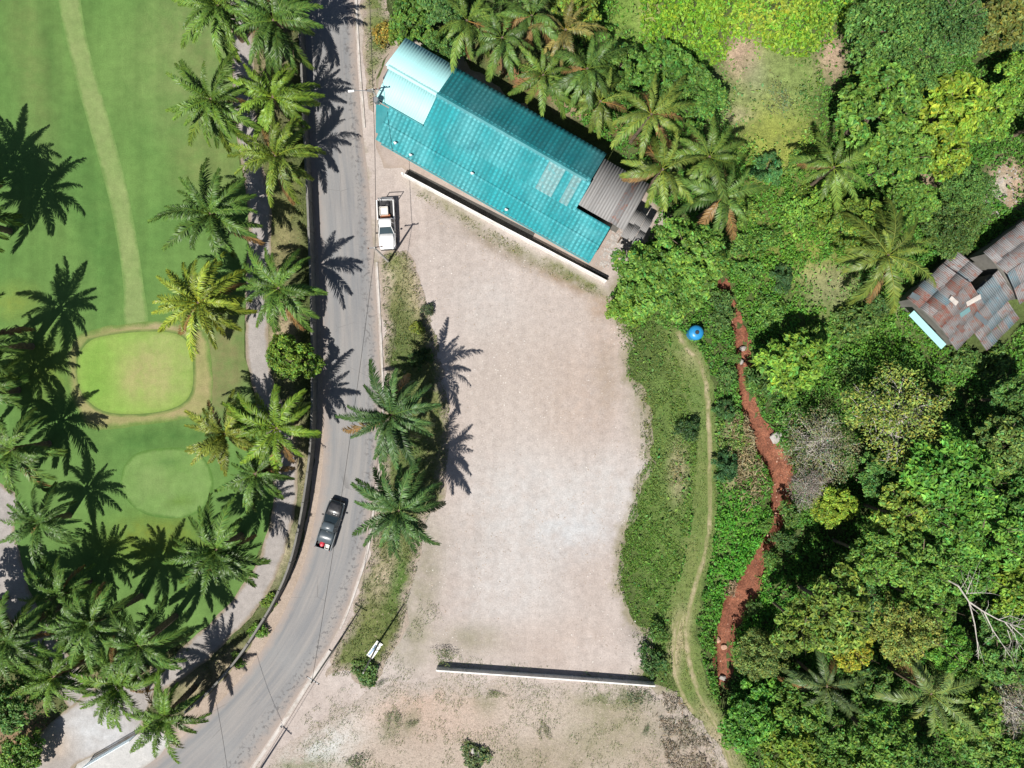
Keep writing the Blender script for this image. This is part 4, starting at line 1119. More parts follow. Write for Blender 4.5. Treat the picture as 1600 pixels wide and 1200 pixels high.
wild_c0 = field((.085, .165, .03), [
 (1150, 40, 190, 70, 0, LIME, 1), (1060, 90, 60, 60, 0, (.17, .26, .032), .8), (1080, 140, 100, 50, 0, (.08, .18, .03), .8), (985, 30, 40, 60, 0, (.12, .21, .035), .8), (1190, 150, 80, 70, 0, (.18, .20, .08), .9), (1215, 220, 60, 50, 0, (.2, .25, .05), .9),
 (1400, 60, 120, 80, 0, (.065, .13, .03), .7), (1230, 400, 110, 100, 0, (.12, .21, .03), .8), (1290, 445, 60, 30, 0, (.23, .24, .1), .8), (1240, 460, 70, 60, 0, (.1, .2, .03), .7), (1400, 540, 200, 60, 0, (.105, .205, .03), .9), (1330, 500, 50, 40, 0, (.14, .18, .05), .7),
 (1030, 560, 50, 60, 0, (.11, .18, .04), .7), (1040, 700, 30, 160, 0, (.13, .175, .05), .8), (1010, 880, 50, 90, 0, (.10, .175, .04), .9), (1160, 880, 60, 110, 0, (.09, .235, .03), 1), (1150, 580, 30, 60, 0, (.09, .18, .04), .8), (1140, 700, 30, 50, 0, (.19, .21, .07), .7), (1470, 900, 200, 260, 0, (.075, .155, .03), .8), (1030, 1040, 30, 30, 0, (.06, .12, .03), .8), (1545, 20, 40, 60, 0, (.14, .17, .04), .8)])
EAST = [(950, -120), (1740, -120), (1740, 1330), (1190, 1330), (1130, 1160), (1084, 1100), (1040, 1066), (1014, 1060), (1020, 1000), (984, 955), (974, 880), (996, 800), (1012, 740), (1020, 680), (1014, 620), (990, 570), (976, 505), (952, 462), (1000, 400), (1030, 330), (960, 230), (860, 160), (880, 60)]
cover('undergrowth', EAST, 84, .27, 1.3, wild_col, 'green weeds and creepers covering the ground on the right', wild_keep)
cover('fern_floor', EAST, 16, .38, .45, wild_col, 'broad leaved low plants between the trees on the right', wild_keep, asp=.6)
cover('lime_thicket', [(990, -60), (1325, -60), (1330, 20), (1300, 66), (1250, 96), (1190, 78), (1150, 60), (1130, 100), (1060, 110), (1010, 90), (1000, 40)], 55, .42, 1.7, field(LIME, [(1290, 60, 30, 40, 0, (.16, .24, .035), .7), (1060, 90, 40, 30, 0, (.15, .25, .03), .8), (1200, 20, 60, 40, 0, (.26, .32, .045), .7)]), 'lime green creeper thicket along the top edge', None, tilt=.45, clump=1.1)
cover('undergrowth', [(560, -120), (900, -120), (1000, 90), (960, 210), (700, 84), (650, 62), (604, 66), (612, 20)], 55, .30, .5, field((.07, .135, .03), [(620, 30, 40, 60, 0, (.085, .19, .03), .9), (900, 20, 80, 40, 0, (.13, .2, .03), .7), (840, 120, 130, 50, 29, (.12, .13, .05), .7)]), 'weeds under the coconut palms behind the roof',
      lambda X, Y, x, y: R_.random(len(X)) < np.where(np.abs((Y-68)-(X-690)*.57) < 34, .16, .9))
# short grass
cover('meadow_grass', MEADOW, 170, .18, .26, field((.12, .215, .04), [(1020, 560, 30, 60, 0, (.12, .18, .05), .8), (1040, 720, 24, 140, 0, (.15, .205, .06), .7), (1000, 880, 50, 90, 0, (.10, .215, .03), .9), (1030, 1020, 40, 50, 0, (.08, .15, .03), .8), (1060, 740, 14, 40, 0, (.26, .22, .13), .7), (1010, 650, 14, 50, 0, (.17, .17, .07), .6)]), 'grass between the dirt lot and the track', asp=.34, tilt=.75, clump=1.0)
cover('track_grass', TRACK, 70, .15, .12, field((.125, .185, .045), [(1062, 990, 20, 60, 0, (.24, .23, .11), .8), (1120, 1160, 30, 70, -25, (.24, .22, .11), .8), (1085, 650, 30, 80, 0, (.105, .19, .035), .7)]), 'short grass on the track between the ruts', lambda X, Y, x, y: (seg_dist(X, Y, [(1058, 518), (1088, 560), (1107, 640), (1109, 800), (1089, 905), (1071, 985), (1086, 1070), (1128, 1150), (1160, 1260)]) > 4.5) & (seg_dist(X, Y, [(1062, 960), (1052, 1000), (1052, 1040), (1066, 1085), (1084, 1115)]) > 4.5), asp=.3, tilt=.8, clump=.8)
VG = (.12, .165, .045)
cover('verge_grass', [(597, 400), (632, 392), (646, 410), (662, 460), (684, 530), (694, 590), (702, 640), (700, 720), (684, 780), (664, 820), (654, 880), (640, 930), (628, 985), (610, 1030), (580, 1072), (548, 1056), (515, 1056), (528, 1006), (550, 960), (568, 905), (580, 862), (590, 800), (601, 730), (604, 650), (602, 560), (598, 480)], 85, .20, .22,
      field((.11, .145, .045), [(630, 640, 30, 100, 0, (.075, .13, .03), .8), (620, 910, 16, 50, 10, (.075, .15, .03), .9), (616, 405, 16, 24, 0, (.13, .17, .045), .7), (645, 440, 20, 50, -15, (.19, .18, .08), .7)]), 'patchy grass on the road verge', asp=.28, tilt=.8, clump=.9)
cover('verge_grass', [(560, -120), (566, 0), (572, 90), (580, 170), (588, 110), (604, 80), (616, 60), (606, -120)], 60, .2, .18, field((.12, .16, .05), []), 'grass beside the upper road', asp=.28, tilt=.8, clump=.8)
cover('path_side_grass', [(400, -60), (462, -60), (466, 150), (474, 250), (480, 400), (484, 560), (482, 700), (470, 800), (444, 880), (400, 960), (350, 1040), (300, 1090), (290, 1070), (360, 1000), (420, 930), (450, 856), (468, 780), (466, 700), (446, 640), (430, 570), (424, 500), (424, 400), (426, 330), (404, 200)], 34, .2, .2, field((.13, .16, .05), [(440, 520, 30, 60, 0, (.2, .17, .09), .7), (450, 860, 20, 80, 20, (.16, .19, .05), .8)]), 'dry grass between cart path and road wall', asp=.28, tilt=.8)
cover('grove_weeds', [(0, 900), (40, 930), (90, 980), (180, 1050), (300, 1010), (250, 1060), (160, 1110), (60, 1140), (-60, 1240), (-120, 1000)], 22, .28, .4, field((.065, .11, .03), []), 'weeds under the palms in the lower left', lambda X, Y, x, y: (seg_dist(X, Y, [(-20, 760), (10, 800), (14, 850), (40, 950), (70, 1010), (110, 1070), (160, 1110), (110, 1150), (40, 1210)]) > 30) & ~pip(X, Y, [(60, 1150), (100, 1112), (150, 1076), (205, 1052), (240, 1070), (216, 1146), (120, 1196), (40, 1260), (10, 1200)]), tilt=.6)
cover('lot_weeds', [(690, 1020), (1010, 1060), (1120, 1150), (1160, 1260), (800, 1300), (400, 1300), (400, 1180), (520, 1080), (600, 1050), (650, 960), (670, 880), (700, 1000)], 60, .14, .14, field((.12, .165, .05), []), 'sparse weeds on the rough ground at the bottom', lambda X, Y, x, y: fbm(x/2.2, y/2.2, 31, 4) > .47, asp=.32, tilt=.8)
cover('lot_edge_weeds', LOTP+[p for p in [(980, 1056), (994, 1010), (984, 985), (962, 960), (956, 930), (958, 880), (966, 838), (980, 790), (992, 750), (1000, 700), (1000, 650), (990, 610), (974, 580), (970, 540), (955, 505), (935, 478)]], 40, .2, .2, field((.11, .15, .045), []), 'weeds creeping over the edge of the dirt lot', lambda X, Y, x, y: fbm(x/1.2, y/1.2, 37, 4) > .50, asp=.32, tilt=.8)
cover('wall_foot_grass', [(640, 290), (930, 446), (950, 470), (900, 450), (820, 412), (720, 352), (650, 306)], 60, .17, .16, field((.15, .165, .055), [(880, 430, 80, 12, 29, (.12, .17, .045), .8)]), 'dry grass along the foot of the white wall', lambda X, Y, x, y: fbm(x/1.3, y/1.3, 41, 4) > .44, asp=.28, tilt=.8)
cover('creek_bank_weeds', [(x-24, y) for x, y in CREEK_PX[::3]]+[(x+26, y) for x, y in CREEK_PX[::3]][::-1], 60, .24, .35, field((.09, .18, .03), [(1225, 820, 30, 60, 0, (.06, .12, .03), .8)]), 'weeds hanging over the banks of the red creek', lambda X, Y, x, y: (creek_d(x, y) > .62+.5*fbm(x/.7, y/.7, 15, 3)), clump=.7)
# grey dry brush beside the track, pale brush by the creek
def brush(name, poly, n, ln, col, label, hgt=.35):
    X, Y = in_px(n, poly)
    x, y = (X-800)*S, (600-Y)*S
    k = fbm(x/1.3, y/1.3, 61, 4) > .40
    x, y = x[k], y[k]
    N = unit(np.stack([R_.normal(0, .5, len(x)), R_.normal(0, .5, len(x)), np.full(len(x), .8)], 1))
    z = .03+R_.uniform(0, hgt, len(x))
    V, F = leaf_mesh_arrays(np.stack([x, y, z], 1), N, ln*R_.uniform(.5, 1.5, len(x)), .09)
    c = leaf_tint(len(x), .35, .1)*np.array(col)
    tag(mobj(name, np_mesh(name, V, F, M['leaf'], col=np.repeat(c, 4, axis=0))), kind='stuff', label=label)
brush('dry_brush', [(1020, 1084), (1056, 1082), (1084, 1120), (1120, 1180), (1140, 1240), (1060, 1240), (1030, 1160)], 3600, .55, (.40, .35, .29), 'grey dry brush left of the track')
brush('brush_heap', [(1138, 640), (1164, 650), (1182, 700), (1196, 740), (1204, 770), (1180, 790), (1160, 800), (1152, 770), (1146, 700)], 2600, .8, (.40, .34, .20), 'pale dry cut branches heaped on the creek bank', .5)
brush('brush_heap', [(1128, 912), (1150, 905), (1146, 930), (1130, 926)], 300, .7, (.40, .30, .2), 'small pale brush heap at the lower creek', .3)
# ------------------------------------------------------------------ buildings
def roofmat(name, c, rust=None, rough=.45, var=.14, spec=.4, amt=.7, streak=.35, groove=.8, fade=None):
    """painted sheet metal: per sheet shade, streaks down the slope, stains, rust, and shade painted into the troughs"""
    m, nt, b = newmat(name)
    pos = nd(nt, 'ShaderNodeNewGeometry').outputs['Position']
    oi = nd(nt, 'ShaderNodeObjectInfo')
    tc = nd(nt, 'ShaderNodeTexCoord').outputs['Object']
    n = noise(nt, pos, .35, 6, .65); n2 = noise(nt, pos, 2.2, 6, .7)
    col = mix(nt, remap(nt, n, .3, .7), tuple(x*(1-var) for x in c), tuple(min(1, x*(1+var)) for x in c))
    if fade:
        nf = noise(nt, pos, .16, 5, .6)
        col = mix(nt, math_(nt, 'MULTIPLY', remap(nt, nf, .44, .62), .65), col, fade)
        col = mix(nt, math_(nt, 'MULTIPLY', remap(nt, noise(nt, pos, .5, 6, .7), .56, .70), .5), col, (.03, .16, .22))
    rv = remap(nt, oi.outputs['Random'], 0, 1, 1-var*.8, 1+var*.8)
    col = mix(nt, 1., col, nd(nt, 'ShaderNodeCombineColor', i_0=rv, i_1=rv, i_2=rv).outputs[0], 'MULTIPLY')
    if groove:      # shade painted into the troughs so the ribs show
        col = mix(nt, math_(nt, 'MULTIPLY', remap(nt, attr(nt, 'crest', 'Fac'), 0, .8, 1, 0), remap(nt, noise(nt, pos, .7, 4), .3, .65, groove*.45, groove)), col, tuple(x*.42+.01 for x in c))
    mp = nd(nt, 'ShaderNodeMapping'); nt.links.new(tc, mp.inputs[0]); mp.inputs['Scale'].default_value = (5, .35, 1)
    st = noise(nt, mp.outputs[0], 1.2, 4, .6)
    col = mix(nt, math_(nt, 'MULTIPLY', remap(nt, st, .5, .75), streak), col, tuple(x*.55 for x in c))
    if rust:
        col = mix(nt, math_(nt, 'MULTIPLY', remap(nt, n2, rust[1], rust[1]+.14), amt), col, rust[0])
    finish(nt, b, col, rough, n2, .08, .02, spec)
    return m
M['teal'] = roofmat('turquoise_sheet', (.03, .31, .345), ((.014, .17, .20), .60), .55, .16, .25, .6, fade=(.14, .42, .45))
M['paleteal'] = roofmat('pale_turquoise_sheet', (.36, .66, .66), None, .55, .03, .3, 0, .06, .12)
M['greysheet'] = roofmat('grey_sheet', (.25, .245, .24), ((.18, .155, .14), .55), .8, .12, .2, .6)
M['clearsheet'] = roofmat('faded_sheet', (.20, .37, .38), ((.09, .33, .36), .50), .6, .12, .3, .7)
M['rusty'] = roofmat('rusty_sheet', (.215, .21, .21), ((.20, .08, .05), .50), .75, .28, .25, .8)
M['rustier'] = roofmat('red_rusty_sheet', (.185, .145, .13), ((.21, .06, .04), .46), .8, .22, .2, .8)
M['bluesheet'] = roofmat('blue_grey_sheet', (.15, .18, .195), ((.07, .19, .24), .52), .6, .2, .3, .7)
M['paint'] = simple('wall_paint', (.60, .60, .57), .85, .1, .7, dirt=((.36, .33, .28), .6), fine=2.5)
M['whitewall'] = simple('white_wall_paint', (.72, .71, .68), .8, .08, .7, dirt=((.40, .37, .32), .7), fine=1.1)
M['oldwall'] = simple('old_wall_concrete', (.16, .155, .14), .95, .25, .5, dirt=((.09, .09, .075), .8), fine=1.4)
M['wood'] = simple('timber', (.20, .14, .09), .85, .25, 2)
M['paleboard'] = simple('weathered_board', (.50, .46, .42), .8, .15, 2, dirt=((.3, .26, .22), .7))
M['dark'] = simple('dark_opening', (.03, .03, .03), .7, .1)
M['glass'] = simple('window_glass', (.04, .06, .07), .08, .05, 1, spec=.6)
M['white'] = simple('white_plastic', (.8, .8, .78), .5, .04)
M['steel'] = simple('galvanised_steel', (.22, .23, .24), .55, .1, 2, .3)

def sheet_mesh(name, wd, ln, mat, rib=.22, amp=.045, course=0.0, cstep=.03):
    """corrugated sheet: x across, y up the slope; optional stepped courses"""
    per = max(1, round(wd/rib)); xs = []
    for i in range(per):
        b = i*wd/per
        for t, z in ((0, 0), (.34, 0), (.5, amp), (.84, amp)):
            xs.append((b+t*wd/per, z))
    xs.append((wd, 0))
    if course:
        k = max(1, round(ln/course)); ys = []
        for j in range(k):
            ys += [(j*ln/k, cstep), ((j+1)*ln/k-.012, 0.0)]
    else:
        ys = [(0, 0), (ln*.5, 0), (ln, 0)]
    nx, ny = len(xs), len(ys)
    V = [(x, y, z+zz) for (y, zz) in ys for (x, z) in xs]
    V += [(x, y, z+zz-.012) for (y, zz) in (ys[0], ys[-1]) for (x, z) in xs]
    F = [(j*nx+i, j*nx+i+1, (j+1)*nx+i+1, (j+1)*nx+i) for j in range(ny-1) for i in range(nx-1)]
    o = ny*nx
    F += [(i, o+i, o+i+1, i+1) for i in range(nx-1)]
    F += [((ny-1)*nx+i+1, o+nx+i+1, o+nx+i, (ny-1)*nx+i) for i in range(nx-1)]
    hi = [1. if z > 0 else 0. for (x, z) in xs]; hy = [1. if zz > 0 else .25 for (y, zz) in ys] if course else [1.]*ny
    tr = [a*b for b in hy for a in hi]+[0.]*(2*nx)
    return np_mesh(name, V, np.array(F), mat, floats={'crest': tr})
def roof_plane(parent, O, U, Vv, ulen, vlen, wd, ln, pick, rib=.22, amp=.045, course=0, lap=.06, jit=0.0, rr=None, name='roof_sheet', skip=None, cstep=.03):
    """cover a plane (origin O, unit U along the eave, unit Vv up the slope) with overlapping sheets, each its own object"""
    N = U.cross(Vv).normalized()
    if N.z < 0: N = -N
    nu, nv = max(1, round(ulen/wd)), max(1, round(vlen/ln))
    w_, l_ = ulen/nu, vlen/nv
    cache = {}
    for j in range(nv):
        for i in range(nu):
            if skip and skip(i, j, nu, nv): continue
            mat = pick(i, j, nu, nv)
            key = mat.name
            if key not in cache: cache[key] = sheet_mesh(name, w_+.05, l_+lap, mat, rib, amp, course, cstep)
            o = bpy.data.objects.new(name, cache[key])
            a = rr.uniform(-jit, jit) if rr else 0
            dz = .012*((i+j) % 2)+(.014*j)
            p = O+U*(i*w_)+Vv*(j*l_)+N*dz
            if rr and jit: p += U*rr.uniform(-1, 1)*jit*.6+Vv*rr.uniform(-1, 1)*jit*1.2+N*abs(rr.gauss(0, jit*.25))
            Mx = Matrix((U, Vv, N)).transposed().to_4x4(); Mx.translation = p
            o.matrix_world = Mx @ Matrix.Rotation(a*.5, 4, 'Z')
            link(o)
            if parent is not None:
                o.parent = parent; o.matrix_parent_inverse = Matrix.Translation(-Vector(parent.location))

# -- the long turquoise roofed building: x along its ridge, y towards the palms
BD = Vector((.8681, -.4964, 0)); BN = Vector((.4964, .8681, 0))
def BL(x, y, z=0): return BD*x+BN*y+Vector((0, 0, z))
def bang(): return math.atan2(BD.y, BD.x)
bpy.context.view_layer.update()
long_b = empty('long_building', BL(-13, 20.5), 0, 'long building with turquoise sheet roof and one pale turquoise end beside the road', 'building')
bpy.context.view_layer.update()
LB = Matrix((BD, BN, Vector((0, 0, 1)))).transposed().to_4x4()
def child_world(o, parent):
    o.parent = parent; o.matrix_parent_inverse = Matrix.Translation(-Vector(parent.location)) if parent.rotation_euler.z == 0 else parent.matrix_basis.inverted()
def bobj(name, mb, mat, **kw):
    o = mb.obj(name, mat, None, **kw); child_world(o, long_b); return o
mb = MB()
mb.box(-25.0, -4.2, 18.6, 18.8, 0, 4.75, LB); mb.box(-25.0, -3.6, 23.9, 24.1, 0, 4.6, LB); mb.box(-25.2, -25.0, 18.6, 24.1, 0, 4.7, LB); mb.box(-3.6, -3.4, 18.6, 24.1, 0, 4.6, LB)
mb.prism([BL(-25.1, 18.8)[:2], BL(-25.1, 23.9)[:2], BL(-24.9, 23.9)[:2], BL(-24.9, 18.8)[:2]], 4.7, 4.9)
bobj('wall', mb, M['paint'])
mb = MB(); mb.box(-23.0, .2, 15.2, 15.4, 0, 3.45, LB); mb.box(-23.2, -23.0, 15.2, 18.6, 0, 3.5, LB); mb.box(.2, .4, 15.2, 18.6, 0, 3.5, LB)
bobj('lean_to_wall', mb, M['paint'])
for i in range(5):
    x = -21+i*4.4
    mb = MB(); mb.box(x, x+1.3, 15.15, 15.2, 1.0, 2.3, LB, .02); f = bobj('window', mb, M['white'])
    mb = MB(); mb.box(x+.08, x+1.22, 15.12, 15.15, 1.08, 2.22, LB); bobj('pane', mb, M['glass'])
def slope(x0, x1, y0, z0, y1, z1):
    """origin at the eave end, up the slope"""
    v = Vector((0, y1-y0, z1-z0)); L = v.length; v.normalize()
    U = BD if y1 > y0 else -BD
    O = BL(x0 if y1 > y0 else x1, y0, z0)
    return O, U, BN*v.y+Vector((0, 0, v.z)), x1-x0, L
RIDGE, RZ = 21.0, 5.75
Tm = lambda i, j, nu, nv: M['teal']
rq = random.Random(3)
# south west slope, with some faded sheets near its far end
a = slope(-20.5, -3.15, 18.0, 4.9, RIDGE, RZ)
roof_plane(long_b, *a, .92, 3.2, lambda i, j, nu, nv: M['clearsheet'] if i in (nu-5, nu-4, nu-2) else M['teal'], rib=.42, amp=.06, course=.46, cstep=.045)
a = slope(-20.5, -3.2, 24.55, 4.75, RIDGE, RZ)
roof_plane(long_b, *a, .92, 4.0, Tm, rib=.42, amp=.03, course=.46, cstep=.015)
# pale newer end
a = slope(-25.8, -20.45, 17.95, 4.98, RIDGE, RZ+.06)
roof_plane(long_b, *a, 1.07, 3.3, lambda *_: M['paleteal'], rib=.3, amp=.025)
a = slope(-26.2, -20.45, 24.6, 4.83, RIDGE, RZ+.06)
roof_plane(long_b, *a, 1.07, 3.9, lambda *_: M['paleteal'], rib=.3, amp=.025)
# lean-to
a = slope(-24.3, .7, 14.65, 3.4, 18.35, 4.72)
roof_plane(long_b, *a, .92, 2.0, Tm, rib=.42, amp=.06, course=.44, cstep=.045)
for nm, x0, x1, mt in (('ridge_cap', -26.0, -20.5, M['paleteal']), ('ridge_cap', -20.5, -3.6, M['teal'])):
    mb = MB(); z = RZ+.13
    mb.loft([[BL(x, RIDGE-.22, z-.10), BL(x, RIDGE, z), BL(x, RIDGE+.22, z-.10), BL(x, RIDGE+.20, z-.13), BL(x, RIDGE, z-.03), BL(x, RIDGE-.20, z-.13)] for x in (x0, x1)])
    bobj(nm, mb, mt)
mb = MB(); mb.tube([BL(-26.0, 17.88, 4.86), BL(-20.4, 17.88, 4.84)], .09, 8); mb.tube([BL(-23.6, 14.56, 3.33), BL(.7, 14.56, 3.30)], .08, 8)
bobj('gutter', mb, M['teal'])
mb = MB(); mb.box(-26.1, -25.95, 19.9, 21.9, 4.2, 5.2, LB, .03); bobj('fascia_board', mb, M['bluesheet'])
for x, y, z in ((-22.3, 15.2, 3.75), (-20.4, 14.95, 3.6), (-9.3, 14.95, 3.6), (-14, 16.3, 4.1)):
    mb = MB(); mb.tube([BL(x, y, z-.2), BL(x, y, z+.35)], .08, 8); mb.tube([BL(x, y, z+.35), BL(x+.25, y, z+.42)], .09, 8)
    bobj('vent_pipe', mb, M['white'])
# awning at the road end
aw = [BL(-26.0, 17.9, 3.9), BL(-24.6, 15.25, 3.55), BL(-23.75, 15.3, 3.62), BL(-24.4, 17.9, 4.0)]
mb = MB(); mb.add(aw+[p-Vector((0, 0, .05)) for p in aw], [(0, 1, 2, 3), (7, 6, 5, 4), (0, 4, 5, 1), (1, 5, 6, 2), (2, 6, 7, 3), (3, 7, 4, 0)])
for p in aw[:2]: mb.tube([p-Vector((-.2, 0, 3.95 if p is aw[0] else 3.6)), p-Vector((-.2, 0, .05))], .05, 6)
bobj('awning', mb, M['teal'])

# -- old shed with grey corrugated roof at the far end
shed = empty('old_shed', BL(-.5, 21.5), 0, 'old shed with weathered grey corrugated roof at the end of the turquoise building', 'shed')
mb = MB(); mb.box(-2.8, 1.6, 19.4, 23.8, 0, 4.15, LB); o = mb.obj('wall', M['oldwall'], None); child_world(o, shed)
rq = random.Random(8)
a = slope(-3.1, 2.05, 24.15, 4.35, 18.75, 5.0)
roof_plane(shed, *a, .8, 5.6, lambda i, j, nu, nv: M['greysheet'] if rq.random() < .85 else M['rusty'], rib=.26, amp=.035, jit=.02, rr=rq)
a = slope(2.1, 4.2, 21.6, 3.4, 18.4, 3.9)
roof_plane(shed, *a, .7, 1.6, lambda i, j, nu, nv: M['greysheet'], rib=.16, amp=.04, jit=.16, rr=rq)
for x in (2.3, 4.0):
    for y in (18.6, 21.3):
        mb = MB(); mb.tube([BL(x, y, 0), BL(x, y, 3.45)], .07, 6); o = mb.obj('post', M['wood'], None); child_world(o, shed)

# -- rusty patchwork house on the right
house = empty('rusty_house', (*P(1510, 470, 2), 0), 0, 'old house with patchwork of rusty grey and bluish roof sheets among the trees', 'house')
hu = Vector((.69, -.724, 0)).normalized(); hv = Vector((.724, .69, 0)).normalized()
HO = Vector((*P(1417, 465, 3.2), 0))
def HL(u, v, z=0): return HO+hu*u+hv*v+Vector((0, 0, z))
k = .955*S
rh = random.Random(21)
def pick(ws):
    names = [n for n, w_ in ws for _ in range(w_)]
    return lambda *_: M[rh.choice(names)]
def hplane(u0, z0, u1, z1, v0, v1, wd, ln, pk, jit=.06):
    """ribs run along u; sheets from the eave at u0 up to u1"""
    d = Vector((u1-u0, 0, z1-z0)); L = d.length; d.normalize()
    Vv = hu*d.x+Vector((0, 0, d.z))
    U = hv if u1 < u0 else -hv
    O = HL(u0, v0 if u1 < u0 else v1, z0)
    roof_plane(house, O, U, Vv, v1-v0, L, wd, ln, pk, rib=.19, amp=.045, jit=jit, rr=rh)
HLN = LHU = 114*k
patch = [('rusty', 9), ('rustier', 3), ('bluesheet', 1)]
hplane(0, 3.3, 2.9, 4.3, 0, 77*k, .82, 1.6, pick(patch))
hplane(114*k, 3.1, 2.9, 4.3, 0, 77*k, .82, 1.65, pick(patch))
hplane(0.2, 2.75, 3.2, 3.5, 78*k, 112*k, .8, 1.6, pick([('rusty', 5), ('bluesheet', 1)]))
hplane(115*k, 2.9, 66*k, 3.6, 79*k, 128*k, .8, 1.7, pick([('bluesheet', 3), ('rusty', 1)]))
hplane(152*k, 2.3, 115*k, 2.85, 40*k, 112*k, .8, 1.5, pick([('bluesheet', 2), ('rusty', 4)]), .12)
# right wing
b0 = Vector((*P(1533, 394, 3.6), 0)); 
bu = Vector((.60, -.80, 0)).normalized(); bv = Vector((.80, .60, 0)).normalized()
def wing(u0, z0, u1, z1, vl, pk):
    d = Vector((u1-u0, 0, z1-z0)); L = d.length; d.normalize()
    Vv = bu*d.x+Vector((0, 0, d.z)); U = bv if u1 < u0 else -bv
    O = b0+bu*u0+(bv*0 if u1 < u0 else bv*vl)+Vector((0, 0, z0))
    roof_plane(house, O, U, Vv, vl, L, .85, 1.7, pk, rib=.19, amp=.045, jit=.06, rr=rh)
wing(0, 3.9, 3.0, 4.8, 8.5, pick([('rusty', 6), ('rustier', 1)]))
wing(6.6, 3.5, 3.0, 4.8, 8.5, pick([('bluesheet', 2), ('rusty', 5)]))
def hobj(name, mb, mat, **kw):
    o = mb.obj(name, mat, None, **kw); child_world(o, house); return o
mb = MB(); HM = Matrix((hu, hv, Vector((0, 0, 1)))).transposed().to_4x4(); HM.translation = HO
mb.box(.5, 114*k-.5, .4, 77*k-.4, 0, 3.0, HM); mb.box(.7, 3.1, 77*k-.39, 110*k, 0, 2.55, HM); mb.box(67*k, 113*k, 77*k-.38, 125*k, 0, 2.75, HM)
WM = Matrix((bu, bv, Vector((0, 0, 1)))).transposed().to_4x4(); WM.translation = b0
mb.box(.5, 6.2, .5, 8.2, 0, 3.4, WM)
hobj('wall', mb, M['oldwall'])
mb = MB(); mb.box(1.6, 114*k-1.0, -.85, -.12, 2.66, 2.70, HM, .01); hobj('awning_panel', mb, M['paleteal'], label='long pale blue awning panel along the lower eave')
mb = MB(); mb.box(4.0, 5.0, -.02, .02, 0, 2.0, Matrix.Translation(hv*.36) @ HM); hobj('door', mb, M['dark'])
for u, v, a_, w_, l_, mt in ((3.1, 2.6, .2, .45, 1.1, 'paleboard'), (4.6, 4.3, 1.3, .5, 1.7, 'paleboard'), (4.9, 2.9, 1.4, .5, 1.2, 'clearsheet'), (5.9, 1.6, .1, .5, 1.1, 'rustier'), (.4, .5, .2, .6, .9, 'bluesheet'), (6.7, 3.9, .2, .5, 1.9, 'bluesheet')):
    z = 4.3-abs(u-2.9)*(1.0/2.9 if u < 2.9 else 1.2/4.5)+.10
    sl = -math.atan(1.2/4.5) if u > 2.9 else math.atan(1/2.9)
    Mx = HM @ Matrix.Translation((u, v, z)) @ Matrix.Rotation(-sl, 4, 'Y') @ Matrix.Rotation(a_, 4, 'Z')
    mb = MB(); mb.box(-l_/2, l_/2, -w_/2, w_/2, 0, .035, Mx, .01); hobj('loose_sheet', mb, M[mt])

# ------------------------------------------------------------------ boundary walls
def wall(name, pts, th, h, mat, label, cap=None, capmat=None, pier=None):
    pl = [Vector(P(*p)) for p in pts]
    e = empty(name, (*pl[0], 0), 0, label, 'wall')
    def prof(w_, z0, z1):
        rings = []
        for i, p in enumerate(pl):
            t = (pl[min(i+1, len(pl)-1)]-pl[max(i-1, 0)]).normalized(); n = Vector((-t.y, t.x))*w_/2
            q = p-pl[0]
            rings.append([(q.x+n.x, q.y+n.y, z0), (q.x-n.x, q.y-n.y, z0), (q.x-n.x, q.y-n.y, z1), (q.x+n.x, q.y+n.y, z1)])
        return MB().loft(rings)
    prof(th, -.3, h).obj('wall_body', mat, e)
    if cap: prof(th+cap[0], h+.002, h+cap[1]).obj('coping', capmat or mat, e)
    if pier:
        ln = [0]
        for i in range(1, len(pl)): ln.append(ln[-1]+(pl[i]-pl[i-1]).length)
        n = max(2, round(ln[-1]/pier[0])); me = None
        for j in range(n+1):
            s = ln[-1]*j/n; i = max(q for q in range(len(ln)) if ln[q] <= s+1e-6); i = min(i, len(pl)-2)
            t = (pl[i+1]-pl[i]).normalized(); p = pl[i]+t*(s-ln[i])-pl[0]
            if me is None: me = MB().box(-pier[1]/2, pier[1]/2, -pier[2]/2, pier[2]/2, -.3, h+pier[3], None, .015).mesh('pier', mat)
            mobj('pier', me, e, (p.x, p.y, 0), (0, 0, math.atan2(t.y, t.x)))
    return e
wall('road_wall', smooth_line([(474, -150), (474, 0), (478, 100), (482, 200), (487, 300), (491, 400), (494, 500), (495, 600), (493, 680), (487, 740), (474, 820), (458, 882), (436, 932), (416, 966), (390, 1006), (362, 1042), (330, 1076), (302, 1100)], n=3), .17, 1.75, M['oldwall'],
     'long old grey concrete wall curving along the left side of the road', (.04, .05), simple('coping_concrete', (.17, .165, .15), .9, .25, .6), (3.2, .26, .26, .12))
wall('white_wall', [(631, 276), (785, 358), (944, 441)], .12, 1.2, M['whitewall'], 'tall white wall between the dirt lot and the long turquoise building', (.04, .05), M['whitewall'], (3.0, .20, .19, .0))
wall('white_wall', [(684, 1042), (800, 1050), (900, 1057), (1020, 1066)], .12, .95, M['whitewall'], 'low thin white wall standing alone across the lower end of the dirt lot', (.03, .05), M['whitewall'], (3.0, .17, .18, .0))

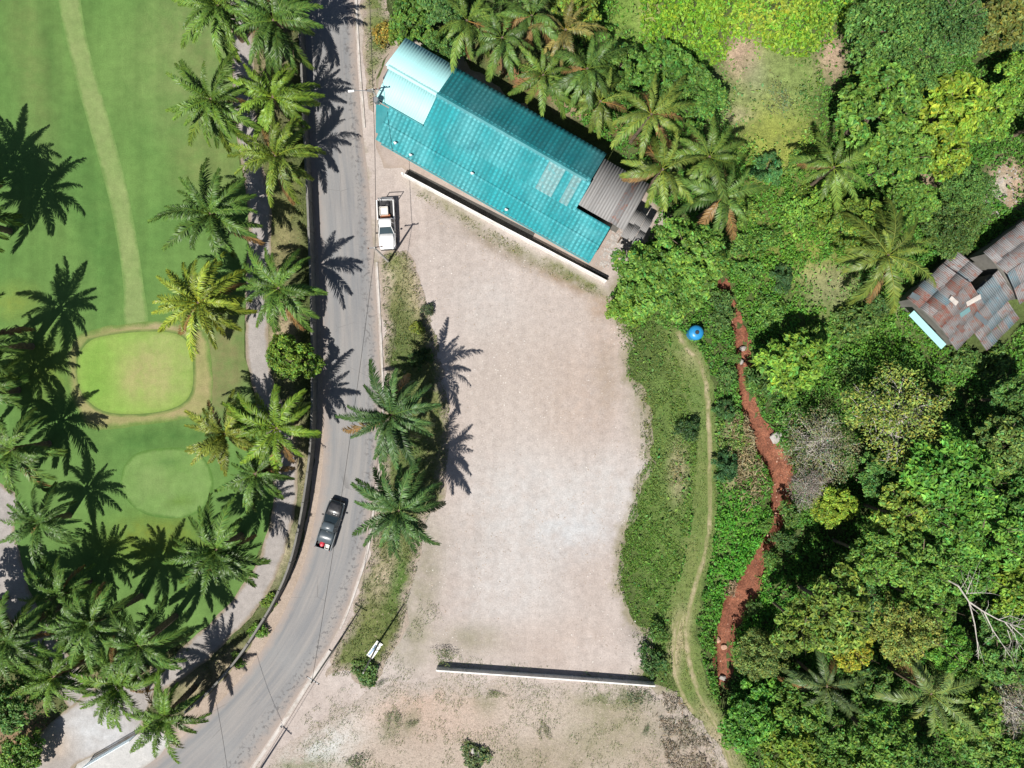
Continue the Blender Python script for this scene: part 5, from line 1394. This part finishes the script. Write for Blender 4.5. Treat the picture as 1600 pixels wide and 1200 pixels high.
# pale blue sliding gate of the entrance
g0, g1 = Vector((*P(140, 1190), 0)), Vector((*P(214, 1147), 0))
gate = empty('entrance_gate', g0, math.atan2((g1-g0).y, (g1-g0).x), 'pale blue barred entrance gate standing on the white concrete apron', 'gate')
GL = (g1-g0).length; M['gate'] = simple('pale_blue_paint', (.62, .74, .80), .5, .06)
mb = MB()
for z in (.12, .75, 1.45): mb.box(0, GL, -.03, .03, z, z+.07)
for x in (0, GL-.07): mb.box(x, x+.07, -.035, .035, .05, 1.56)
mb.obj('frame', M['gate'], gate)
bar = MB().box(-.014, .014, -.014, .014, .19, 1.45).mesh('bar', M['gate'])
for i in range(1, int(GL/.17)): mobj('bar', bar, gate, (i*.17, 0, 0))
for x in (.5, GL-.5):
    mb = MB(); mb.tube([(x, -.04, .06), (x, .04, .06)], .07, 10); mb.obj('wheel', M['steel'], gate)

# ------------------------------------------------------------------ pick-up trucks
def carpaint(name, c, rough=.25):
    m, nt, b = newmat(name)
    pos = nd(nt, 'ShaderNodeTexCoord').outputs['Object']
    n = noise(nt, pos, 3, 5, .6)
    col = mix(nt, remap(nt, n, .35, .7), c, tuple(x*.88+.02 for x in c))
    nt.links.new(col, b.inputs['Base Color'])
    nt.links.new(remap(nt, n, .3, .7, rough, rough+.15), b.inputs['Roughness'])
    b.inputs['Coat Weight'].default_value = .35; b.inputs['Coat Roughness'].default_value = .1
    return m
M['whitecar'] = carpaint('white_car_paint', (.78, .78, .77)); M['greycar'] = carpaint('dark_grey_car_paint', (.06, .08, .095)); M['blackcar'] = carpaint('black_car_paint', (.012, .013, .016), .3)
M['tyre'] = simple('tyre_rubber', (.02, .02, .02), .9, .1); M['trim'] = simple('black_trim', (.025, .025, .027), .6, .1)
M['lamp'] = simple('lamp_glass', (.7, .72, .72), .12, .05); M['redlamp'] = simple('red_lamp_glass', (.35, .02, .015), .2, .05)
def pickup(px, py, ang, label, paint, hoodmat, roofmat_, bedmat, load, cover=False, rack=False):
    e = empty('pickup_truck', (*P(px, py), .03), ang, label, 'pickup truck')
    def sec(x, w_, z0, z1, r=.10):
        return [(x, -w_+r*.4, z0), (x, -w_, z0+r), (x, -w_, z1-r*1.4), (x, -w_+r*.5, z1-r*.4), (x, -w_+r*1.3, z1), (x, w_-r*1.3, z1), (x, w_-r*.5, z1-r*.4), (x, w_, z1-r*1.4), (x, w_, z0+r), (x, w_-r*.4, z0)]
    MB().loft([sec(-.42, .88, .42, 1.02), sec(0, .90, .40, 1.02), sec(.8, .90, .40, 1.02), sec(1.15, .90, .40, 1.01), sec(1.9, .89, .42, .98), sec(2.4, .85, .45, .90), sec(2.62, .74, .48, .80)]).obj('body', paint, e, True)
    MB().loft([[(x, -w_, z-.05), (x, -w_*.8, z), (x, 0, z+.035), (x, w_*.8, z), (x, w_, z-.05), (x, w_*.8, z-.07), (x, -w_*.8, z-.07)] for x, w_, z in ((1.08, .80, 1.10), (1.7, .79, 1.06), (2.25, .74, .99), (2.52, .64, .90))]).obj('hood', hoodmat, e, True)
    # cabin: pillars and roof
    base = [(1.10, .78), (-.45, .80)]
    MB().loft([[(x, -w_, z), (x, -w_*.92, z+.05), (x, 0, z+.085), (x, w_*.92, z+.05), (x, w_, z), (x, w_*.9, z-.05), (x, -w_*.9, z-.05)] for x, w_, z in ((.48, .60, 1.60), (.30, .65, 1.68), (-.1, .66, 1.70), (-.38, .64, 1.66))]).obj('cab_roof', roofmat_, e, True)
    mb = MB()
    for s in (-1, 1):
        mb.tube([(1.12, s*.80, 1.0), (.46, s*.60, 1.62)], .045, 6); mb.tube([(.02, s*.84, 1.0), (.02, s*.655, 1.66)], .045, 6); mb.tube([(-.44, s*.82, 1.0), (-.38, s*.63, 1.64)], .055, 6)
    mb.obj('pillar', paint, e)
    def quad(name, a, th=.012, mat=M['glass']):
        a = [Vector(p) for p in a]; n = (a[1]-a[0]).cross(a[2]-a[0]).normalized()*th
        MB().add(a+[p-n for p in a], [(0, 1, 2, 3), (7, 6, 5, 4), (0, 4, 5, 1), (1, 5, 6, 2), (2, 6, 7, 3), (3, 7, 4, 0)]).obj(name, mat, e)
    quad('windshield', [(1.16, -.76, 1.04), (1.16, .76, 1.04), (.49, .58, 1.63), (.49, -.58, 1.63)])
    quad('rear_window', [(-.45, .74, 1.06), (-.45, -.74, 1.06), (-.40, -.60, 1.61), (-.40, .60, 1.61)])
    for s in (-1, 1):
        quad('side_window', [(1.05, s*.835, 1.02), (-.40, s*.85, 1.02), (-.34, s*.655, 1.63), (.44, s*.62, 1.63)])
        mb = MB(); mb.box(.88, 1.02, s*1.0-.11, s*1.0+.11, 1.02, 1.18, None, .03); mb.obj('wing_mirror', M['trim'], e)
        mb = MB(); mb.box(2.42, 2.60, s*.62-.16, s*.62+.16, .66, .80, None, .03); mb.obj('headlight', M['lamp'], e)
        mb = MB(); mb.box(-2.62, -2.56, s*.80-.07, s*.80+.07, .68, 1.0, None, .02); mb.obj('tail_light', M['redlamp'], e)
    # load bed
    mb = MB(); mb.box(-2.5, -.5, -.80, .80, .50, .60); mb.obj('bed_floor', bedmat, e)
    for s in (-1, 1):
        mb = MB(); mb.box(-2.56, -.46, s*.86-.06, s*.86+.06, .42, 1.04, None, .03); mb.obj('bed_side', paint, e)
    mb = MB(); mb.box(-.56, -.47, -.80, .80, .45, 1.06, None, .02); mb.obj('bed_front', paint, e)
    mb = MB(); mb.box(-2.60, -2.51, -.79, .79, .48, 1.03, None, .02); mb.obj('tailgate', paint, e)
    mb = MB(); mb.box(-2.72, -2.60, -.84, .84, .40, .56, None, .04); mb.obj('rear_bumper', M['steel'], e)
    mb = MB(); mb.box(2.52, 2.70, -.78, .78, .40, .58, None, .05); mb.obj('front_bumper', M['trim'], e)
    mb = MB(); mb.box(2.58, 2.645, -.42, .42, .60, .76, None, .02); mb.obj('grille', M['trim'], e)
    tp = [(.20, -.12), (.34, -.12), (.37, -.08), (.37, .08), (.34, .12), (.20, .12)]
    ty = MB().lathe(tp, 20).mesh('tyre', M['tyre']); rm = MB().lathe([(.20, -.10), (.22, .09), (.12, .115), (.04, .12)], 14).mesh('rim', M['steel'])
    for x in (1.72, -1.55):
        for s in (-1, 1):
            wv = empty('wheel', (x, s*.80, .37), 0); wv.parent = e; wv.rotation_euler = (-s*math.pi/2, 0, 0)
            mobj('tyre', ty, wv); mobj('rim', rm, wv)
    if cover:
        mb = MB(); mb.loft([[(x, -.84, z), (x, -.6, z+.06), (x, 0, z+.08), (x, .6, z+.06), (x, .84, z), (x, .8, z-.04), (x, -.8, z-.04)] for x, z in ((-.52, 1.07), (-1.2, 1.09), (-1.85, 1.07))]); mb.obj('bed_cover', roofmat_, e, True)
    if rack:
        mb = MB()
        for x in (-2.45, -.62):
            for s in (-1, 1): mb.tube([(x, s*.82, 1.0), (x, s*.82, 2.05)], .03, 6)
            mb.tube([(x, -.82, 2.05), (x, .82, 2.05)], .03, 6)
        for s in (-1, 1): mb.tube([(-2.45, s*.82, 2.05), (-.62, s*.82, 2.05)], .022, 6)
        mb.obj('rack', M['steel'], e)
    return e
t1 = pickup(606, 353, math.radians(-87), 'white pickup truck parked on the roadside dirt with things in its open bed', M['whitecar'], M['whitecar'], M['whitecar'], M['trim'], None, rack=False)
t2 = pickup(519, 818, math.radians(72.5), 'dark grey pickup truck with black hood driving up the road', M['greycar'], M['blackcar'], M['greycar'], M['trim'], None, cover=True)
def cargo(name, t, x, y, z, mesh_fn, mat, label, cat):
    p = t.matrix_basis @ Vector((x, y, z))
    e = mesh_fn().obj(name, mat); e.location = p; e.rotation_euler = (0, 0, t.rotation_euler.z)
    tag(e, label, cat); return e
M['crate_white'] = simple('pale_plastic', (.66, .63, .58), .6, .08); M['orange'] = simple('orange_plastic', (.42, .17, .08), .6, .15); M['redtarp'] = simple('red_plastic', (.55, .035, .06), .45, .2, 5)
def crate(w_, l_, h):
    def f():
        mb = MB(); mb.box(-l_/2, l_/2, -w_/2, w_/2, 0, .04, None, 0)
        for s in (-1, 1):
            mb.box(-l_/2, l_/2, s*w_/2-.02, s*w_/2+.02, .041, h); mb.box(s*(l_/2)-.02, s*(l_/2)+.02, -w_/2+.021, w_/2-.021, .041, h)
        mb.box(-l_/2+.05, l_/2-.05, -w_/2+.05, w_/2-.05, h*.55, h*.7, None, .02)
        return mb
    return f
def sack(): 
    mb = MB(); mb.loft([[(x, -w_, .0), (x, -w_*1.1, hh*.5), (x, -w_*.5, hh), (x, w_*.5, hh*.95), (x, w_*1.1, hh*.5), (x, w_, 0)] for x, w_, hh in ((-.40, .06, .1), (-.3, .18, .22), (0, .22, .28), (.28, .19, .22), (.4, .05, .1))]); return mb
cargo('storage_box', t1, -1.35, -.18, .602, crate(.85, .85, .5), M['crate_white'], 'open white box in the bed of the white pickup', 'box')
cargo('cargo_crate', t1, -.82, -.05, .602, crate(.95, .32, .35), M['orange'], 'orange brown crate against the cab in the white pickup bed', 'crate')
cargo('cargo_sack', t1, -2.1, .2, .602, sack, M['trim'], 'dark sack at the back of the white pickup bed', 'sack')
cargo('cargo_bundle', t2, -2.18, .22, .602, sack, M['redtarp'], 'bright red bundle at the tail of the dark pickup', 'bundle')
cargo('storage_box', t2, -2.2, -.42, .602, crate(.42, .5, .5), M['crate_white'], 'pale box beside the red bundle in the dark pickup', 'box')
# steel goods frame standing behind the white truck
f = empty('goods_frame', (*P(608, 318), .01), math.radians(-87), 'thin steel frame standing at the tail of the white pickup', 'frame')
mb = MB()
for s in (-1, 1): mb.tube([(0, s*.75, 0), (0, s*.75, 2.3)], .045, 6)
mb.tube([(0, -.75, 2.28), (0, .75, 2.28)], .045, 6); mb.tube([(0, -.75, 1.5), (0, .75, 1.5)], .03, 6)
mb.obj('frame_bars', M['steel'], f)

# ------------------------------------------------------------------ poles, cables, tank, small things
M['pole'] = simple('pole_concrete', (.42, .40, .37), .85, .1, 2); M['cable'] = simple('black_cable', (.02, .02, .02), .7, .1); M['ceramic'] = simple('brown_ceramic', (.16, .07, .04), .3, .1)
tops = []
def pole(px, py, h, ang, label, transformer=False, lamp=False, arm=True):
    x, y = P(px, py)
    e = empty('utility_pole', (x, y, 0), ang, label, 'utility pole', 'roadside poles')
    mb = MB(); mb.loft([[(a*r, b*r, z) for a, b in ((-1, -1), (1, -1), (1, 1), (-1, 1))] for r, z in ((.10, -.5), (.095, 0), (.06, h))]); mb.obj('pole_shaft', M['pole'], e)
    if arm:
        mb = MB(); mb.box(-.75, .75, .09, .17, h-.55, h-.45); mb.obj('crossarm', M['steel'], e)
        ins = MB().lathe([(.05, 0), (.06, .06), (.035, .09), (.055, .13), (.02, .18)], 10).mesh('insulator', M['ceramic'])
        for q in (-.65, 0.3, .65): mobj('insulator', ins, e, (q, .13, h-.45))
    if transformer:
        mb = MB(); mb.lathe([(.24, 0), (.27, .04), (.27, .75), (.22, .80)], 16, (0, -.40, h-2.2)); mb.obj('transformer', M['steel'], e)
    if lamp:
        mb = MB(); mb.tube([(0, .05, h-1.0), (-.8, .2, h-.7), (-1.9, .25, h-.6)], .04, 6); mb.obj('lamp_arm', M['steel'], e)
        mb = MB(); mb.box(-2.45, -1.85, .15, .36, h-.68, h-.58, None, .03); mb.obj('lamp_head', M['white'], e)
    tops.append(Vector((x, y, h-.35)))
    return e
pole(604, 186, 7.6, 0.1, 'roadside pole with transformer and lamp arm at the pale end of the turquoise building', True, True)
pole(607, 409, 7.6, .15, 'roadside pole below the white pickup with long thin shadow on the lot')
pole(522, 1014, 8.6, -.55, 'pole at the kerb by the lower end of the road verge')
pole(592, 1004, 7.8, -.4, 'thin pole standing in the grass of the lower verge', arm=False)
pole(408, 1200, 8.0, -.75, 'pole at the kerb by the bottom edge of the photo')
tops.insert(0, Vector((*P(588, -160), 7.3)))
def cable(a, b, sag, label, r=.028):
    mb = MB(); n = 14
    mb.tube([a.lerp(b, i/n)+Vector((0, 0, -sag*4*(i/n)*(1-i/n))) for i in range(n+1)], r, 5)
    tag(mb.obj('overhead_cable', M['cable']), label, 'cable', 'overhead cables along the road')
cable(tops[0], tops[1], .5, 'black overhead cable running off the top edge from the pole at the pale roof')
cable(tops[1], tops[2], .6, 'black overhead cable between the pale roof pole and the pole by the white pickup')
cable(tops[2], tops[3], 1.2, 'long overhead cable from the pole by the white pickup to the lower verge', .02)
cable(tops[3], tops[5], .5, 'overhead cable between the lower verge kerb pole and the bottom edge pole', .02)
cable(tops[5], Vector((*P(372, 1060), 5.5)), .3, 'thin cable crossing the road from the bottom edge pole towards the wall', .018)

# blue water tank
tk = empty('water_tank', (*P(1083, 521), 0), 0, 'round blue plastic water tank with dark lid at the head of the track', 'water tank')
M['blue'] = simple('blue_plastic', (.02, .22, .48), .35, .08, 2, dirt=((.05, .28, .5), .5))
mb = MB(); mb.lathe([(.74, 0), (.76, .05)]+[(.76+(.03 if i % 2 else 0), .05+i*.13) for i in range(1, 10)]+[(.74, 1.32), (.62, 1.46), (.40, 1.55), (.26, 1.58)], 28); mb.obj('tank_body', M['blue'], tk, True)
mb = MB(); mb.lathe([(.20, 1.58), (.21, 1.60), (.21, 1.66), (.17, 1.69)], 16); mb.obj('lid', M['dark'], tk)
mb = MB(); mb.tube([(.7, -.2, .15), (1.1, -.3, .15), (1.15, -.32, .02)], .04, 6); mb.obj('outlet_pipe', M['blue'], tk)

# white board lying in the verge, stone, rubble, rocks
bd = empty('sign_board', (*P(586, 1014), .16), math.radians(54), 'white and blue board lying in the grass of the lower verge', 'board')
mb = MB(); mb.box(-.95, .95, -.38, .38, 0, .05, Matrix.Rotation(.10, 4, 'X'), .01); mb.obj('board', M['white'], bd)
mb = MB(); mb.box(-.8, .5, .05, .25, .056, .066, Matrix.Rotation(.10, 4, 'X')); mb.obj('stripe', simple('blue_paint', (.18, .30, .48), .5), bd)
def rock(px, py, r, mat, label, seed, name='rock', z=0):
    rr = random.Random(seed); bm = bmesh.new()
    bmesh.ops.create_icosphere(bm, subdivisions=2, radius=1)
    ph = [rr.uniform(0, 6) for _ in range(6)]
    for v in bm.verts:
        q = 1+.18*math.sin(3*v.co.x+ph[0])+.15*math.sin(4*v.co.y+ph[1])+.12*math.sin(5*v.co.z+ph[2]+2*v.co.x)
        v.co = Vector((v.co.x*q*r*1.2, v.co.y*q*r*.9, v.co.z*q*r*.6))
    me = bpy.data.meshes.new(name); bm.to_mesh(me); bm.free(); me.materials.append(mat)
    x, y = P(px, py)
    o = mobj(name, me, None, (x, y, z+r*.2), (0, 0, rr.uniform(0, 6)))
    return tag(o, label, 'rock')
M['stone'] = simple('grey_stone', (.34, .32, .30), .9, .2, 2, dirt=((.2, .17, .14), .5)); M['redstone'] = simple('pale_red_stone', (.46, .29, .21), .85, .2, 2, dirt=((.30, .14, .09), .6))
rock(745, 1172, .55, M['stone'], 'grey stone in the shrub at the bottom edge of the rough ground', 1)
rock(1213, 682, .55, M['stone'], 'pale grey rock on the right bank of the creek by the grey tree', 2)
rock(1124, 1003, .32, M['redstone'], 'pale reddish rock across the lower creek', 3, z=-.6)
rock(1117, 1012, .24, M['redstone'], 'small reddish rock at the left side of the lower creek', 4, z=-.5)
rock(1134, 1014, .28, M['redstone'], 'rounded reddish rock right of the pale one in the creek', 5, z=-.6)
rock(1131, 1062, .28, M['stone'], 'grey rock at the lower end of the red creek', 6, z=-.5)
rock(1163, 544, .32, M['stone'], 'pale stone in the upper creek below the water tank', 7, z=-.5)
rock(1160, 565, .26, M['stone'], 'small stone beside the upper creek', 8, z=-.4)

def stones(name, poly, n, r0, r1, mat, label, keepf=None, zoff=0.0):
    X, Y = in_px(n, poly); x, y = (X-800)*S, (600-Y)*S
    if keepf is not None:
        k = keepf(x, y); x, y = x[k], y[k]
    n = len(x); oct_ = np.array([(1, 0, 0), (0, 1, 0), (-1, 0, 0), (0, -1, 0), (0, 0, 1.)])
    rr = r0*(r1/r0)**(R_.random(n)**2.2)
    jit = R_.uniform(.6, 1.3, (n, 5, 3))
    an = R_.uniform(0, 6.28, n); c, s = np.cos(an)[:, None], np.sin(an)[:, None]
    q = oct_[None]*jit*rr[:, None, None]
    V = np.stack([q[..., 0]*c-q[..., 1]*s+x[:, None], q[..., 0]*s+q[..., 1]*c+y[:, None], q[..., 2]*.7+.02+zoff], -1)
    if zoff == 0: V[..., 2] -= .75*creek_cut(creek_d(x, y))[:, None]
    F = np.array([(0, 1, 4), (1, 2, 4), (2, 3, 4), (3, 0, 4)])
    F = (F[None]+5*np.arange(n)[:, None, None]).reshape(-1, 3)
    tag(mobj(name, np_mesh(name, V.reshape(-1, 3), F, mat)), kind='stuff', label=label)
M['pebble'] = simple('pebble', (.36, .30, .25), .9, .3, .7); M['palepebble'] = simple('pale_pebble', (.58, .55, .51), .9, .2, .7)
LOTPX = [(650, 420), (700, 350), (790, 390), (900, 440), (970, 510), (990, 600), (1012, 680), (990, 800), (974, 900), (1000, 980), (980, 1040), (690, 1030), (650, 960), (680, 800), (700, 660), (690, 560)]
stones('gravel', LOTPX, 5200, .02, .09, M['pebble'], 'small stones strewn on the dirt lot', lambda x, y: fbm(x/2.5, y/2.5, 91, 4) > .50)
stones('gravel', LOTPX, 3200, .02, .08, M['palepebble'], 'pale stones strewn on the dirt lot', lambda x, y: fbm(x/3, y/3, 95, 4) > .50)
stones('gravel', [(430, 1170), (560, 1080), (640, 1050), (1000, 1080), (1120, 1200), (400, 1230)], 4200, .025, .10, M['pebble'], 'stones on the rough ground', None)
stones('gravel', [(640, 300), (720, 345), (820, 395), (940, 460), (960, 490), (900, 470), (800, 420), (700, 370), (650, 330)], 1600, .03, .12, M['pebble'], 'stones along the white wall', None)
stones('creek_stones', [(1140, 470), (1160, 480), (1176, 600), (1216, 690), (1246, 760), (1220, 830), (1180, 960), (1146, 1080), (1116, 1080), (1110, 1000), (1180, 870), (1200, 780), (1150, 640)], 1500, .03, .14, M['redstone'], 'pebbles in the red creek bed', lambda x, y: creek_d(x, y) < 1.0)
stones('rubble', [(964, 352), (1010, 318), (1032, 336), (1004, 366), (975, 396), (948, 418), (928, 414)], 1500, .06, .30, M['stone'], 'grey rubble at the foot of the old shed', None)
stones('rubble', [(1540, 262), (1585, 258), (1605, 300), (1570, 340), (1535, 330), (1556, 300)], 260, .05, .16, M['stone'], 'stones along the curved dirt path', None)
